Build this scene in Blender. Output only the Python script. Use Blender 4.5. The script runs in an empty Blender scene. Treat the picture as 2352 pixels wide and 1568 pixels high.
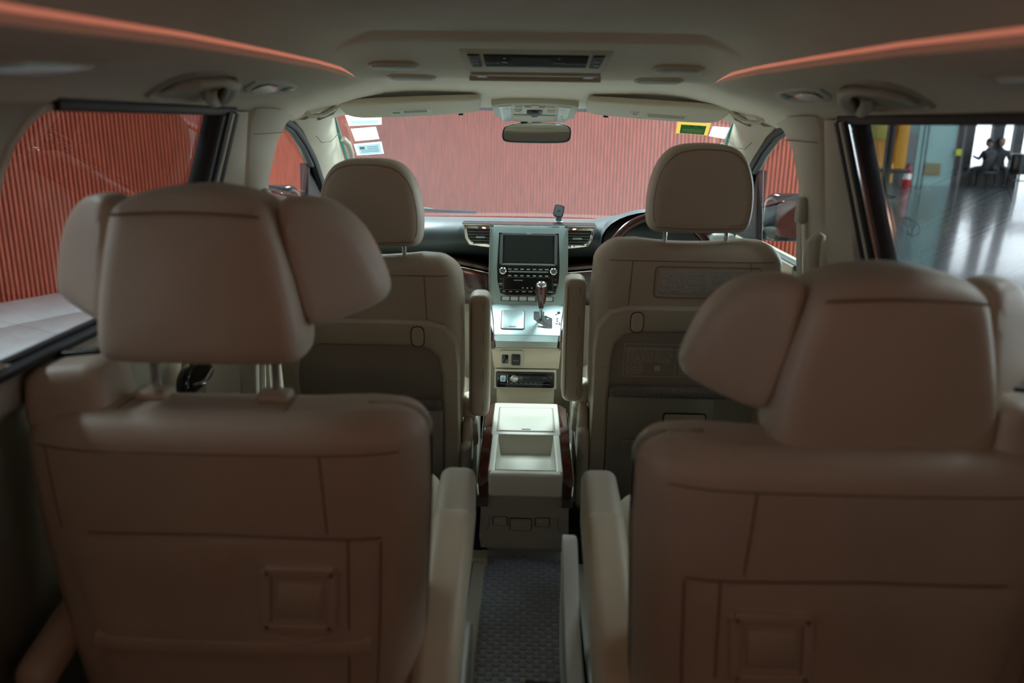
import bpy, bmesh, math, random
from mathutils import Vector, Matrix, Euler
from mathutils.bvhtree import BVHTree
random.seed(7)
SC = bpy.context.scene
COL = SC.collection
# ------------------------------------------------------------------ camera
cam_d = bpy.data.cameras.new('camera')
cam_d.sensor_width = 36.0
cam_d.lens = 1860.0 / 2352.0 * 36.0
cam_d.clip_start = 0.02
cam = bpy.data.objects.new('camera', cam_d)
COL.objects.link(cam)
YAW, PITCH, ROLL = 0.0165, 0.264, 0.0150
_f = Vector((-math.sin(YAW) * math.cos(PITCH), math.cos(YAW) * math.cos(PITCH), -math.sin(PITCH)))
_r0 = Vector((math.cos(YAW), math.sin(YAW), 0))
_d0 = _f.cross(_r0)
_r = _r0 * math.cos(ROLL) - _d0 * math.sin(ROLL)
_d = _r0 * math.sin(ROLL) + _d0 * math.cos(ROLL)
_m = Matrix((( _r.x, -_d.x, -_f.x, -0.013), (_r.y, -_d.y, -_f.y, 0.0), (_r.z, -_d.z, -_f.z, 1.2), (0, 0, 0, 1)))
cam.matrix_world = _m
cam_d.dof.use_dof = True
cam_d.dof.focus_distance = 2.9
cam_d.dof.aperture_fstop = 2.4
SC.camera = cam
# ------------------------------------------------------------------ world / exposure
W = bpy.data.worlds.new('daylight')
SC.world = W
W.use_nodes = True
W.node_tree.nodes['Background'].inputs[0].default_value = (0.84, 0.96, 1.0, 1)
W.node_tree.nodes['Background'].inputs[1].default_value = 8.5
def area_light(name, loc, rot, sx, sy, power, col):
    ld = bpy.data.lights.new(name, 'AREA'); ld.shape = 'RECTANGLE'; ld.size = sx; ld.size_y = sy; ld.energy = power; ld.color = col
    lo = bpy.data.objects.new(name, ld); COL.objects.link(lo); lo.location = loc; lo.rotation_euler = rot
    return lo
REAR = area_light('added_rear_light', (0, -.45, 1.235), (math.radians(62), 0, 0), .34, .12, 1.2, (1.0, .52, .37))  # added warm light, unseen behind the camera, tints the seat backs
# workshop ceiling lights hanging above the bonnet
LAMP_POS = [(-1.1, 5.2), (1.1, 5.2), (-3.1, 2.0), (3.3, 2.0)]
LAMPS = [area_light('ceiling_lamp_light', (x, y, 3.36), (0, 0, 0), .5, 2.6, p, (.84, .98, 1.0)) for (x, y), p in zip(LAMP_POS, (265, 265, 165, 200))]
SC.view_settings.view_transform = 'Standard'
SC.view_settings.look = 'None'
SC.view_settings.exposure = 0.25
SC.view_settings.gamma = 1.0
SC.view_settings.use_curve_mapping = False
# ------------------------------------------------------------------ geometry helpers
def rb(sx, sy, sz, r, k=3, m=2):
    """rounded box, full sizes, centred"""
    h = (sx / 2, sy / 2, sz / 2)
    r = min(r, h[0] * .999, h[1] * .999, h[2] * .999)
    def pos(a):
        i = h[a] - r
        p = [-h[a] + r * j / k for j in range(k)]
        p += [-i + 2 * i * j / m for j in range(m + 1)]
        p += [i + r * j / k for j in range(1, k + 1)]
        return p
    P = [pos(a) for a in range(3)]
    vid, vs, fs = {}, [], []
    def v(p):
        key = (round(p[0], 6), round(p[1], 6), round(p[2], 6))
        if key not in vid:
            c = [max(-(h[a] - r), min(h[a] - r, p[a])) for a in range(3)]
            d = Vector((p[0] - c[0], p[1] - c[1], p[2] - c[2]))
            if d.length > 1e-9:
                d = d.normalized() * r
            vid[key] = len(vs)
            vs.append((c[0] + d.x, c[1] + d.y, c[2] + d.z))
        return vid[key]
    for a in range(3):
        b, c = (a + 1) % 3, (a + 2) % 3
        for sgn in (-1, 1):
            for i in range(len(P[b]) - 1):
                for j in range(len(P[c]) - 1):
                    q = []
                    for (ii, jj) in ((i, j), (i + 1, j), (i + 1, j + 1), (i, j + 1)):
                        p = [0, 0, 0]
                        p[a] = sgn * h[a]; p[b] = P[b][ii]; p[c] = P[c][jj]
                        q.append(v(p))
                    fs.append(tuple(q if sgn > 0 else q[::-1]))
    return vs, fs
def xf(g, loc=(0, 0, 0), rot=(0, 0, 0), scl=(1, 1, 1), M=None):
    if M is None:
        M = Matrix.LocRotScale(Vector(loc), Euler(rot), Vector(scl))
    vs = [tuple(M @ Vector(v)) for v in g[0]]
    fs = [f[::-1] for f in g[1]] if M.determinant() < 0 else list(g[1])
    return vs, fs
def join(*gs):
    vs, fs = [], []
    for g in gs:
        n = len(vs)
        vs += list(g[0])
        fs += [tuple(i + n for i in f) for f in g[1]]
    return vs, fs
def warp(g, f):
    return [tuple(f(*v)) for v in g[0]], g[1]
def box(x0, x1, y0, y1, z0, z1, r=0.0, k=2, m=1):
    s = (abs(x1 - x0), abs(y1 - y0), abs(z1 - z0))
    if r <= 0:
        r = 1e-4
    return xf(rb(s[0], s[1], s[2], r, k, m), ((x0 + x1) / 2, (y0 + y1) / 2, (z0 + z1) / 2))
def loft(rings, cap=True, cyc=False):
    n = len(rings[0])
    vs = [tuple(p) for r in rings for p in r]
    fs = []
    R = len(rings)
    for i in range(R if cyc else R - 1):
        for j in range(n):
            a, b = i * n + j, i * n + (j + 1) % n
            c, d = ((i + 1) % R) * n + (j + 1) % n, ((i + 1) % R) * n + j
            fs.append((a, b, c, d))
    if cap and not cyc:
        fs.append(tuple(range(n))[::-1])
        fs.append(tuple((R - 1) * n + j for j in range(n)))
    return vs, fs
def sheet(rows):
    n = len(rows[0])
    vs = [tuple(p) for r in rows for p in r]
    fs = [(i * n + j, i * n + j + 1, (i + 1) * n + j + 1, (i + 1) * n + j) for i in range(len(rows) - 1) for j in range(n - 1)]
    return vs, fs
def tube(pts, r, seg=8, cyc=False, r2=None, up=(0, 0, 1)):
    """sweep of an ellipse (r sideways, r2 along 'up'); radius may be a list"""
    pts = [Vector(p) for p in pts]
    rings = []
    n = len(pts)
    for i, p in enumerate(pts):
        if cyc:
            t = pts[(i + 1) % n] - pts[i - 1]
        else:
            t = pts[min(i + 1, n - 1)] - pts[max(i - 1, 0)]
        t.normalize()
        u = Vector(up)
        if abs(t.dot(u)) > .97:
            u = Vector((1, 0, 0)) if abs(t.x) < .9 else Vector((0, 1, 0))
        a = t.cross(u).normalized()
        b = a.cross(t).normalized()
        ra = r[i] if isinstance(r, (list, tuple)) else r
        rbb = ra if r2 is None else r2
        rings.append([p + a * (ra * math.cos(2 * math.pi * j / seg)) + b * (rbb * math.sin(2 * math.pi * j / seg)) for j in range(seg)])
    return loft(rings, True, cyc)
def strip(pts, w, h, up=(0, 0, 1), cyc=False):
    """rectangular bar swept along pts: w across, h along 'up'"""
    pts = [Vector(p) for p in pts]
    rings = []
    n = len(pts)
    for i, p in enumerate(pts):
        t = (pts[(i + 1) % n] - pts[i - 1]) if cyc else (pts[min(i + 1, n - 1)] - pts[max(i - 1, 0)])
        t.normalize()
        a = t.cross(Vector(up)).normalized()
        b = a.cross(t).normalized()
        rings.append([p + a * x * w / 2 + b * y * h / 2 for x, y in ((-1, -.7), (-.7, -1), (.7, -1), (1, -.7), (1, .7), (.7, 1), (-.7, 1), (-1, .7))])
    return loft(rings, True, cyc)
def rr(w, h, r, n=4, cx=0, cz=0):
    o = []
    for (sx, sy, a0) in ((1, 1, 0), (-1, 1, 90), (-1, -1, 180), (1, -1, 270)):
        for i in range(n + 1):
            a = math.radians(a0 + 90 * i / n)
            o.append((cx + sx * (w / 2 - r) + r * math.cos(a), cz + sy * (h / 2 - r) + r * math.sin(a)))
    return o
def chaikin(p, it=2):
    for _ in range(it):
        q = []
        for i in range(len(p)):
            a, b = p[i], p[(i + 1) % len(p)]
            q.append(tuple(.75 * a[k] + .25 * b[k] for k in range(len(a))))
            q.append(tuple(.25 * a[k] + .75 * b[k] for k in range(len(a))))
        p = q
    return p
def area2(p):
    return sum(p[i][0] * p[(i + 1) % len(p)][1] - p[(i + 1) % len(p)][0] * p[i][1] for i in range(len(p)))
def slab(poly, y0, y1, bev=0.0):
    """polygon in local XZ, from y0 (front, towards viewer) to y1; front edge chamfered by bev"""
    if area2(poly) < 0:
        poly = poly[::-1]
    cx = sum(p[0] for p in poly) / len(poly)
    cz = sum(p[1] for p in poly) / len(poly)
    def ring(y, ins):
        o = []
        n = len(poly)
        for i, p in enumerate(poly):
            a, b = Vector(poly[i - 1]), Vector(poly[(i + 1) % n])
            t = (b - a)
            if t.length > 1e-9:
                t.normalize()
            nrm = Vector((-t.y, t.x))
            o.append((p[0] + nrm.x * ins, y, p[1] + nrm.y * ins))
        return o
    rings = []
    if bev > 0:
        rings += [ring(y0, bev), ring(y0 + bev * .3, bev * .3)]
        rings.append(ring(y0 + bev, 0))
    else:
        rings.append(ring(y0, 0))
    rings.append(ring(y1, 0))
    return loft(rings, True)
def pillow(poly, t, soft=.25, back=None):
    """soft cushion with outline poly (local XZ), thickness t centred on y=0"""
    if area2(poly) < 0:
        poly = poly[::-1]
    cx = sum(p[0] for p in poly) / len(poly)
    cz = sum(p[1] for p in poly) / len(poly)
    rings = []
    prof = [(-.5, .0), (-.5, .35), (-.485, .62), (-.44, .82), (-.36, .93), (-.22, .985), (0, 1), (.22, .985), (.36, .93), (.44, .82), (.485, .62), (.5, .35), (.5, 0)]
    for (y, s) in prof:
        s2 = 1 - (1 - s) * soft / .35 if s > .35 else s * (1 - .65 * soft / .35) / .35
        rings.append([(cx + (p[0] - cx) * s2, y * t, cz + (p[1] - cz) * s2) for p in poly])
    n = len(poly)
    vs, fs = [], []
    vs.append((cx, -t / 2, cz))
    for r in rings[1:-1]:
        vs += r
    vs.append((cx, t / 2, cz))
    R = len(rings) - 2
    for j in range(n):
        fs.append((0, 1 + j, 1 + (j + 1) % n))
    for i in range(R - 1):
        for j in range(n):
            fs.append((1 + i * n + j, 1 + (i + 1) * n + j, 1 + (i + 1) * n + (j + 1) % n, 1 + i * n + (j + 1) % n))
    L = len(vs) - 1
    for j in range(n):
        fs.append((L, 1 + (R - 1) * n + (j + 1) % n, 1 + (R - 1) * n + j))
    return vs, fs
def lathe(prof, n=20, M=None):
    rings = [[(r * math.cos(2 * math.pi * j / n), r * math.sin(2 * math.pi * j / n), z) for j in range(n)] for r, z in prof]
    g = loft(rings, True)
    return xf(g, M=M) if M is not None else g
def frame(o, x, v):
    x = Vector(x).normalized(); v = Vector(v).normalized()
    y = v.cross(x).normalized()
    v = x.cross(y).normalized()
    return Matrix(((x.x, y.x, v.x, o[0]), (x.y, y.y, v.y, o[1]), (x.z, y.z, v.z, o[2]), (0, 0, 0, 1)))
def fill(outer, holes, f3):
    """planar polygon with holes in 2D, mapped by f3(a,b)"""
    bm = bmesh.new()
    edges = []
    for lp in [outer] + holes:
        vv = [bm.verts.new((p[0], p[1], 0)) for p in lp]
        edges += [bm.edges.new((vv[i], vv[(i + 1) % len(vv)])) for i in range(len(vv))]
    bmesh.ops.triangle_fill(bm, use_beauty=True, use_dissolve=False, edges=edges)
    bm.verts.index_update()
    vs = [tuple(f3(v.co.x, v.co.y)) for v in bm.verts]
    fs = [tuple(v.index for v in f.verts) for f in bm.faces]
    bm.free()
    return vs, fs
# ------------------------------------------------------------------ object helpers
def _mesh(name, g, mat, ang=38):
    me = bpy.data.meshes.new(name)
    me.from_pydata([tuple(v) for v in g[0]], [], [tuple(f) for f in g[1]])
    me.validate()
    bm = bmesh.new(); bm.from_mesh(me)
    bmesh.ops.remove_doubles(bm, verts=bm.verts, dist=1e-6)
    bmesh.ops.recalc_face_normals(bm, faces=bm.faces)
    bm.to_mesh(me); bm.free()
    me.shade_smooth()
    me.set_sharp_from_angle(angle=math.radians(ang))
    me.materials.append(mat)
    return me
def tag(o, label=None, cat=None, group=None, kind=None):
    if label: o['label'] = label
    if cat: o['category'] = cat
    if group: o['group'] = group
    if kind: o['kind'] = kind
    return o
def part(name, g, mat, parent=None, label=None, ang=38, kind=None):
    me = _mesh(name, g, mat, ang)
    o = bpy.data.objects.new(name, me)
    COL.objects.link(o)
    if parent is not None:
        o.parent = parent
        w = Matrix.Identity(4)
        if parent.get('_ox') is not None:
            w = Matrix.Translation(Vector((parent['_ox'], parent['_oy'], parent['_oz'])))
        o.matrix_parent_inverse = w.inverted()
    if label: o['label'] = label
    if kind: o['kind'] = kind
    return o
def solo(name, g, mat, label, cat=None, group=None, kind=None, ang=38):
    """a thing that is one mesh: origin at its base centre"""
    xs = [v[0] for v in g[0]]; ys = [v[1] for v in g[0]]; zs = [v[2] for v in g[0]]
    c = ((min(xs) + max(xs)) / 2, (min(ys) + max(ys)) / 2, min(zs))
    g2 = ([(v[0] - c[0], v[1] - c[1], v[2] - c[2]) for v in g[0]], g[1])
    o = bpy.data.objects.new(name, _mesh(name, g2, mat, ang))
    COL.objects.link(o)
    o.location = c
    o['_ox'], o['_oy'], o['_oz'] = c
    return tag(o, label, cat, group, kind)
def thing(name, label, cat, loc=(0, 0, 0), group=None, kind=None):
    o = bpy.data.objects.new(name, None)
    o.empty_display_size = .05
    COL.objects.link(o)
    o.location = loc
    o['_ox'], o['_oy'], o['_oz'] = loc
    return tag(o, label, cat, group, kind)
def text(s, size, M, mat, parent, name='lettering', th=.0006):
    cu = bpy.data.curves.new('t', 'FONT')
    cu.body = s; cu.size = size; cu.align_x = 'CENTER'; cu.align_y = 'CENTER'; cu.extrude = th; cu.resolution_u = 2
    ob = bpy.data.objects.new('t', cu)
    me = bpy.data.meshes.new_from_object(ob)
    g = ([tuple(v.co) for v in me.vertices], [tuple(p.vertices) for p in me.polygons])
    bpy.data.objects.remove(ob); bpy.data.curves.remove(cu); bpy.data.meshes.remove(me)
    g = xf(g, rot=(math.pi / 2, 0, 0))
    g = xf(g, M=M)
    return part(name, g, mat, parent)
# ------------------------------------------------------------------ materials
def mat(name, col, rough=.5, metal=0.0, spec=.5, bump=0.0, bscale=300, var=0.0, vscale=8, coat=0.0, emit=None, es=0.0, sheen=0.0, stretch=None):
    m = bpy.data.materials.new(name); m.use_nodes = True
    nt = m.node_tree; b = nt.nodes['Principled BSDF']
    b.inputs['Base Color'].default_value = (*col, 1)
    b.inputs['Roughness'].default_value = rough
    b.inputs['Metallic'].default_value = metal
    b.inputs['Specular IOR Level'].default_value = spec
    b.inputs['Coat Weight'].default_value = coat
    b.inputs['Coat Roughness'].default_value = .08
    b.inputs['Sheen Weight'].default_value = sheen
    if emit:
        b.inputs['Emission Color'].default_value = (*emit, 1)
        b.inputs['Emission Strength'].default_value = es
    tc = nt.nodes.new('ShaderNodeTexCoord')
    src = tc.outputs['Object']
    if stretch:
        mp = nt.nodes.new('ShaderNodeMapping'); mp.inputs['Scale'].default_value = stretch
        nt.links.new(src, mp.inputs['Vector']); src = mp.outputs['Vector']
    if var > 0:
        n = nt.nodes.new('ShaderNodeTexNoise'); n.inputs['Scale'].default_value = vscale; n.inputs['Detail'].default_value = 5
        nt.links.new(src, n.inputs['Vector'])
        r = nt.nodes.new('ShaderNodeValToRGB')
        r.color_ramp.elements[0].position = .3; r.color_ramp.elements[1].position = .7
        r.color_ramp.elements[0].color = (*[c * (1 - var) for c in col], 1)
        r.color_ramp.elements[1].color = (*[min(1, c * (1 + var)) for c in col], 1)
        nt.links.new(n.outputs['Fac'], r.inputs['Fac']); nt.links.new(r.outputs['Color'], b.inputs['Base Color'])
    if bump > 0:
        n = nt.nodes.new('ShaderNodeTexNoise'); n.inputs['Scale'].default_value = bscale; n.inputs['Detail'].default_value = 3
        nt.links.new(src, n.inputs['Vector'])
        bp = nt.nodes.new('ShaderNodeBump'); bp.inputs['Strength'].default_value = bump; bp.inputs['Distance'].default_value = .002
        nt.links.new(n.outputs['Fac'], bp.inputs['Height']); nt.links.new(bp.outputs['Normal'], b.inputs['Normal'])
    return m
def glass(name, tint, haze=0.0, hazecol=(.8, .8, .8), refl=1.0):
    """thin pane: tinted transmission, Fresnel reflection, optional film for dust and reflected veil"""
    m = bpy.data.materials.new(name); m.use_nodes = True
    nt = m.node_tree
    for n in list(nt.nodes): nt.nodes.remove(n)
    out = nt.nodes.new('ShaderNodeOutputMaterial')
    tr = nt.nodes.new('ShaderNodeBsdfTransparent'); tr.inputs[0].default_value = (*tint, 1)
    gl = nt.nodes.new('ShaderNodeBsdfGlossy'); gl.inputs['Roughness'].default_value = 0.0; gl.inputs[0].default_value = (1, 1, 1, 1)
    lw = nt.nodes.new('ShaderNodeLayerWeight'); lw.inputs['Blend'].default_value = .5
    pw = nt.nodes.new('ShaderNodeMath'); pw.operation = 'POWER'; pw.inputs[1].default_value = 5
    ml = nt.nodes.new('ShaderNodeMath'); ml.operation = 'MULTIPLY_ADD'; ml.inputs[1].default_value = .8 * refl; ml.inputs[2].default_value = .03 * refl
    nt.links.new(lw.outputs['Facing'], pw.inputs[0]); nt.links.new(pw.outputs[0], ml.inputs[0])
    mx = nt.nodes.new('ShaderNodeMixShader')
    nt.links.new(ml.outputs[0], mx.inputs[0]); nt.links.new(tr.outputs[0], mx.inputs[1]); nt.links.new(gl.outputs[0], mx.inputs[2])
    last = mx.outputs[0]
    if haze > 0:
        tl = nt.nodes.new('ShaderNodeBsdfTranslucent'); tl.inputs[0].default_value = (*hazecol, 1)
        m2 = nt.nodes.new('ShaderNodeMixShader'); m2.inputs[0].default_value = haze
        nt.links.new(last, m2.inputs[1]); nt.links.new(tl.outputs[0], m2.inputs[2]); last = m2.outputs[0]
    nt.links.new(last, out.inputs[0])
    return m
M_leather = mat('beige_leather', (.56, .49, .385), .42, bump=.25, bscale=420, var=.06, vscale=5)
M_leather2 = mat('tan_leather', (.64, .57, .41), .40, bump=.2, bscale=420, var=.05, vscale=5)
M_stitch = mat('seam_thread', (.24, .185, .13), .7)
M_plast = mat('beige_plastic', (.58, .53, .42), .45, bump=.15, bscale=700)
M_plastg = mat('greige_plastic', (.44, .425, .36), .5, bump=.15, bscale=700)
M_cream = mat('cream_plastic', (.56, .56, .47), .42, bump=.12, bscale=600)
M_pillar = mat('pillar_plastic', (.60, .55, .44), .6, bump=.1, bscale=500)
M_liner = mat('headliner_fabric', (.84, .80, .71), .95, spec=.1, bump=.2, bscale=900, var=.04, vscale=3)
M_black = mat('black_plastic', (.012, .014, .016), .4, bump=.08, bscale=500)
M_seal = mat('black_rubber', (.008, .01, .012), .55)
M_gloss = mat('gloss_black', (.004, .006, .007), .12, coat=.4)
M_dash = mat('charcoal_dash_skin', (.055, .078, .085), .40, spec=.7, bump=.2, bscale=380)
M_silver = mat('silver_panel', (.41, .54, .54), .36, metal=.7)
M_chrome = mat('chrome', (.8, .84, .85), .09, metal=1.0)
M_steel = mat('brushed_post_steel', (.55, .55, .56), .25, metal=1.0)
M_wood = mat('burl_wood', (.050, .008, .007), .16, coat=.8, var=.6, vscale=18, stretch=(1, 1, 3))
M_carpet = mat('grey_pocket_cloth', (.30, .29, .28), .95, spec=.1, bump=.9, bscale=900, var=.25, vscale=160)
M_pocket = mat('pocket_cloth', (.36, .335, .28), .9, spec=.1, bump=.3, bscale=500)
M_carpetf = mat('dark_floor_carpet', (.035, .033, .03), .95, spec=.1, bump=.6, bscale=600)
M_rubber = mat('mat_rubber', (.56, .68, .80), .25, bump=.1, bscale=300)
M_stud = mat('shaded_stud_rubber', (.36, .43, .50), .30)  # darker than the sheet, so the shadow around the studs is painted in
M_print = mat('pale_print', (.45, .46, .46), .6)
M_printd = mat('dim_print', (.62, .60, .56), .6)
M_clear = mat('clear_lens', (.62, .72, .74), .18, coat=.5)
M_white = mat('white_paper', (.9, .92, .9), .7)
M_grey = mat('grey_plastic', (.12, .14, .15), .4)
M_led = mat('orange_light_guide', (.9, .4, .25), .4, emit=(1.0, .30, .19), es=.36)
M_mirror = mat('mirror_silvering', (.85, .85, .8), .02, metal=1.0)
G_ws = glass('windscreen_glass', (.90, .93, .92), haze=.022, hazecol=(.9, .85, .9))  # haze covers both dust and a painted veil of the dash's reflection
G_front = glass('front_door_glass', (.88, .92, .91), refl=.6)
G_priv = glass('privacy_glass', (.50, .50, .51))
# ================================================================== OUTSIDE: workshop corner
GZ = -0.45
M_slat = mat('red_stained_slat', (.47, .088, .042), .55, var=.35, vscale=6, stretch=(14, 14, .6), bump=.2, bscale=60)
_nt = M_slat.node_tree
_oi = _nt.nodes.new('ShaderNodeObjectInfo'); _cm = _nt.nodes.new('ShaderNodeCombineXYZ'); _mu = _nt.nodes.new('ShaderNodeMath'); _mu.operation = 'MULTIPLY'; _mu.inputs[1].default_value = 60
_nt.links.new(_oi.outputs['Random'], _mu.inputs[0]); _nt.links.new(_mu.outputs[0], _cm.inputs[0]); _nt.links.new(_mu.outputs[0], _cm.inputs[2])
_mp = [n for n in _nt.nodes if n.type == 'MAPPING'][0]; _nt.links.new(_cm.outputs[0], _mp.inputs['Location'])
M_slat_b = mat('red_slat_groove', (.10, .022, .014), .7)
M_floor_d = mat('dark_polished_floor', (.045, .06, .068), .20, var=.25, vscale=1.2, coat=.3)
M_tile = mat('pale_stone_tile', (.82, .90, .90), .35, var=.10, vscale=2.5)
M_teal = mat('pale_teal_paint', (.26, .45, .44), .5, var=.08, vscale=1.5)
M_tealg = mat('grey_green_paint', (.16, .25, .25), .6)
M_yel = mat('yellow_lift_paint', (.80, .38, .03), .5)
M_dark = mat('near_black_frame', (.008, .011, .013), .5)
M_cloth_d = mat('dark_clothing', (.012, .014, .02), .8)
M_skin = mat('skin_tone', (.30, .17, .12), .6)
gr = solo('floor', xf(rb(60, 60, .04, .01, 1, 1), (3, 14, GZ - .02)), M_floor_d, 'dark polished workshop floor outside the van', kind='structure')
def wall(name, a, b, h, label, pitch=.045):
    a, b = Vector((*a, GZ)), Vector((*b, GZ))
    L = (b - a).length; u = (b - a) / L
    n = Vector((u.y, -u.x, 0))            # towards the van
    if n.dot(Vector((0, 2, 0)) - a) < 0: n = -n
    w = thing(name, label, None, tuple(a), kind='structure')
    back = join(([tuple(a - n * .06), tuple(b - n * .06), tuple(b + Vector((0, 0, h)) - n * .06), tuple(a + Vector((0, 0, h)) - n * .06),
                  tuple(a), tuple(b), tuple(b + Vector((0, 0, h))), tuple(a + Vector((0, 0, h)))],
                 [(0, 1, 2, 3), (4, 5, 6, 7), (0, 1, 5, 4), (1, 2, 6, 5), (2, 3, 7, 6), (3, 0, 4, 7)]))
    part('backing_board', back, M_slat_b, w)
    hw = pitch * .36
    prof = [(-hw, 0), (-hw, .014), (-hw * .65, .024), (hw * .65, .024), (hw, .014), (hw, 0)]
    ring = lambda z: [(p[0], p[1], z) for p in prof]
    me = _mesh('slat', loft([ring(0.01), ring(h)]), M_slat, 30)
    cnt = int(L / pitch)
    R = Matrix(((u.x, n.x, 0, 0), (u.y, n.y, 0, 0), (0, 0, 1, 0), (0, 0, 0, 1)))
    for i in range(min(cnt, 300)):
        o = bpy.data.objects.new('slat', me); COL.objects.link(o); o.parent = w
        p = a + u * pitch * (i + .5)
        o.matrix_parent_inverse = Matrix.Translation(-a)
        o.matrix_basis = Matrix.Translation(p + Vector((0, 0, random.uniform(-.004, .004)))) @ R
    return w
CORNER = (-2.19, 11.67)
wall('wall_left', CORNER, (-2.19 - .475 * 12.5, 11.67 - .88 * 12.5), 3.6, 'red slatted timber wall running along the left side of the van')
wall('wall_front', CORNER, (-2.19 + .88 * 5.95, 11.67 - .475 * 5.95), 3.6, 'red slatted timber wall standing in front of the bonnet')
# pale stone paving along the left wall
tg = thing('floor', 'pale grey stone paving beside the left slatted wall', None, (-4.2, 7.0, GZ), kind='structure')
u = Vector((.475, .88, 0)); n = Vector((.88, -.475, 0))
me_t = _mesh('paving_tile', rb(.892, .892, .03, .004, 1, 1), M_tile)
Rt = Matrix(((u.x, n.x, 0, 0), (u.y, n.y, 0, 0), (0, 0, 1, 0), (0, 0, 0, 1)))
base0 = Vector((-2.19, 11.67, GZ)) - u * 12
for i in range(12):
    for j in range(3):
        o = bpy.data.objects.new('paving_tile', me_t); COL.objects.link(o); o.parent = tg
        o.matrix_parent_inverse = Matrix.Translation(-Vector((-4.2, 7.0, GZ)))
        o.matrix_basis = Matrix.Translation(base0 + u * (.45 + .9 * i) + n * (.45 + .9 * j) + Vector((0, 0, .015 + random.uniform(-.001, .001)))) @ Rt
for i, (x, y) in enumerate(LAMP_POS):
    cl = thing('ceiling_light', 'long workshop ceiling light over %s' % ('the left half of the bonnet', 'the right half of the bonnet', 'the paving left of the van', 'the floor right of the van')[i], 'ceiling light', (x, y, 3.38), 'workshop ceiling lights')
    part('housing', xf(rb(.56, 2.66, .08, .01, 1, 1), (x, y, 3.425)), M_white, cl)
    part('hanger', tube([(x, y - 1, 3.46), (x, y - 1, 4.2)], .01, 6), M_dark, cl); part('hanger', tube([(x, y + 1, 3.46), (x, y + 1, 4.2)], .01, 6), M_dark, cl)
    LAMPS[i].parent = cl; LAMPS[i].matrix_parent_inverse = Matrix.Translation((-x, -y, -3.38))
# far end of the workshop, seen through the right side window
def fx(t, o=0.0):   # point along the far frontage line, o = nearer
    a, b = Vector((9.2, 25.2, GZ)), Vector((24.0, 24.2, GZ))
    d = (b - a).normalized()
    return a + d * t + Vector((d.y, -d.x, 0)) * o
def fbox(t0, t1, z0, z1, d0, d1):
    q = []
    for z in (z0, z1):
        for (t, o) in ((t0, d0), (t1, d0), (t1, d1), (t0, d1)):
            p = fx(t, o); q.append((p.x, p.y, GZ + z))
    return q, [(0, 1, 2, 3), (4, 5, 6, 7), (0, 1, 5, 4), (1, 2, 6, 5), (2, 3, 7, 6), (3, 0, 4, 7)]
wb = thing('wall_back', 'teal and grey partition at the far end of the workshop', None, tuple(fx(0)), kind='structure')
part('panel', fbox(-12, 1.83, 0, 4.6, 0, -.12), M_tealg, wb)
part('panel', fbox(2.36, 3.45, 0, 4.6, .02, -.10), M_teal, wb)
part('panel', fbox(1.83, 2.36, 0, 4.6, .0, -.12), M_tealg, wb)
part('hatch', fbox(2.62, 3.10, .30, .66, .05, .02), mat('tan_hatch', (.22, .2, .1), .6), wb)
part('dado_panel', fbox(1.85, 2.33, 0, 1.5, .03, 0), M_grey, wb)
for q in (2.50, 2.62):
    part('conduit', fbox(q, q + .03, 0, 4.4, .05, .02), M_tealg, wb)
fr = thing('trim_1', 'black framed glazed shop front at the far right of the workshop', None, tuple(fx(3.5)), kind='structure')
for t0, t1 in ((3.49, 3.61), (3.68, 3.92), (4.43, 4.74), (5.05, 5.30), (7.4, 7.7), (9.8, 10.1)):
    part('post', fbox(t0, t1, 0, 4, .1, -.1), M_dark, fr)
part('head_rail', fbox(3.49, 10.1, 3.3, 4.6, .1, -.1), M_dark, fr)
part('notice', fbox(3.44, 3.60, .90, 1.08, .14, .11), mat('yellow_green_notice', (.5, .55, .03), .6), fr)
part('low_wall', fbox(3.9, 5.1, 0, .55, .06, -.06), M_dark, fr)
# yellow two-post lift column
lf = thing('vehicle_lift', 'yellow steel lift column seen at the left edge of the right window', 'lift', (9.05, 21.3, GZ))
part('column', xf(rb(.34, .5, 3.8, .02, 1, 1), (8.98, 21.4, GZ + 1.9)), M_yel, lf)
part('column', xf(rb(.28, .5, 3.8, .02, 1, 1), (9.30, 21.2, GZ + 2.5)), M_yel, lf)
part('carriage', xf(rb(.5, .5, .5, .03, 1, 1), (8.92, 21.2, GZ + .55)), M_yel, lf)
part('arm', xf(rb(.9, .12, .1, .02, 1, 1), (9.1, 20.9, GZ + .62)), M_dark, lf)
part('motor_box', xf(rb(.34, .4, .5, .03, 1, 1), (8.78, 21.1, GZ + 1.62)), mat('dull_yellow', (.45, .40, .05), .6), lf)
solo('steel_pole', join(xf(rb(.12, .12, 3.9, .03, 1, 1), (6.0, 14.0, GZ + 1.95)), xf(rb(.3, .3, .03, .01, 1, 1), (6.0, 14.0, GZ + .015))), M_dark, 'dark steel pole standing on the workshop floor before the yellow lift', 'pole')
fe = thing('fire_extinguisher', 'red fire extinguisher standing against the grey partition', 'extinguisher', (11.22, 24.7, GZ))
Mr = mat('red_enamel', (.45, .01, .012), .35)
part('cylinder', lathe([(.0, 0), (.115, 0), (.12, .02), (.12, .46), (.09, .54), (.04, .57)], 16, Matrix.Translation((11.22, 24.7, GZ))), Mr, fe)
part('label_band', lathe([(.122, .2), (.1225, .2), (.1225, .36), (.122, .36)], 16, Matrix.Translation((11.22, 24.7, GZ))), M_white, fe)
part('valve', join(xf(rb(.06, .06, .08, .01), (11.22, 24.7, GZ + .6)), xf(rb(.16, .03, .025, .008), (11.27, 24.7, GZ + .65))), M_dark, fe)
part('hose', tube([(11.15, 24.65, GZ + .6), (11.07, 24.63, GZ + .5), (11.07, 24.63, GZ + .25)], .014, 6), M_dark, fe)
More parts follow.
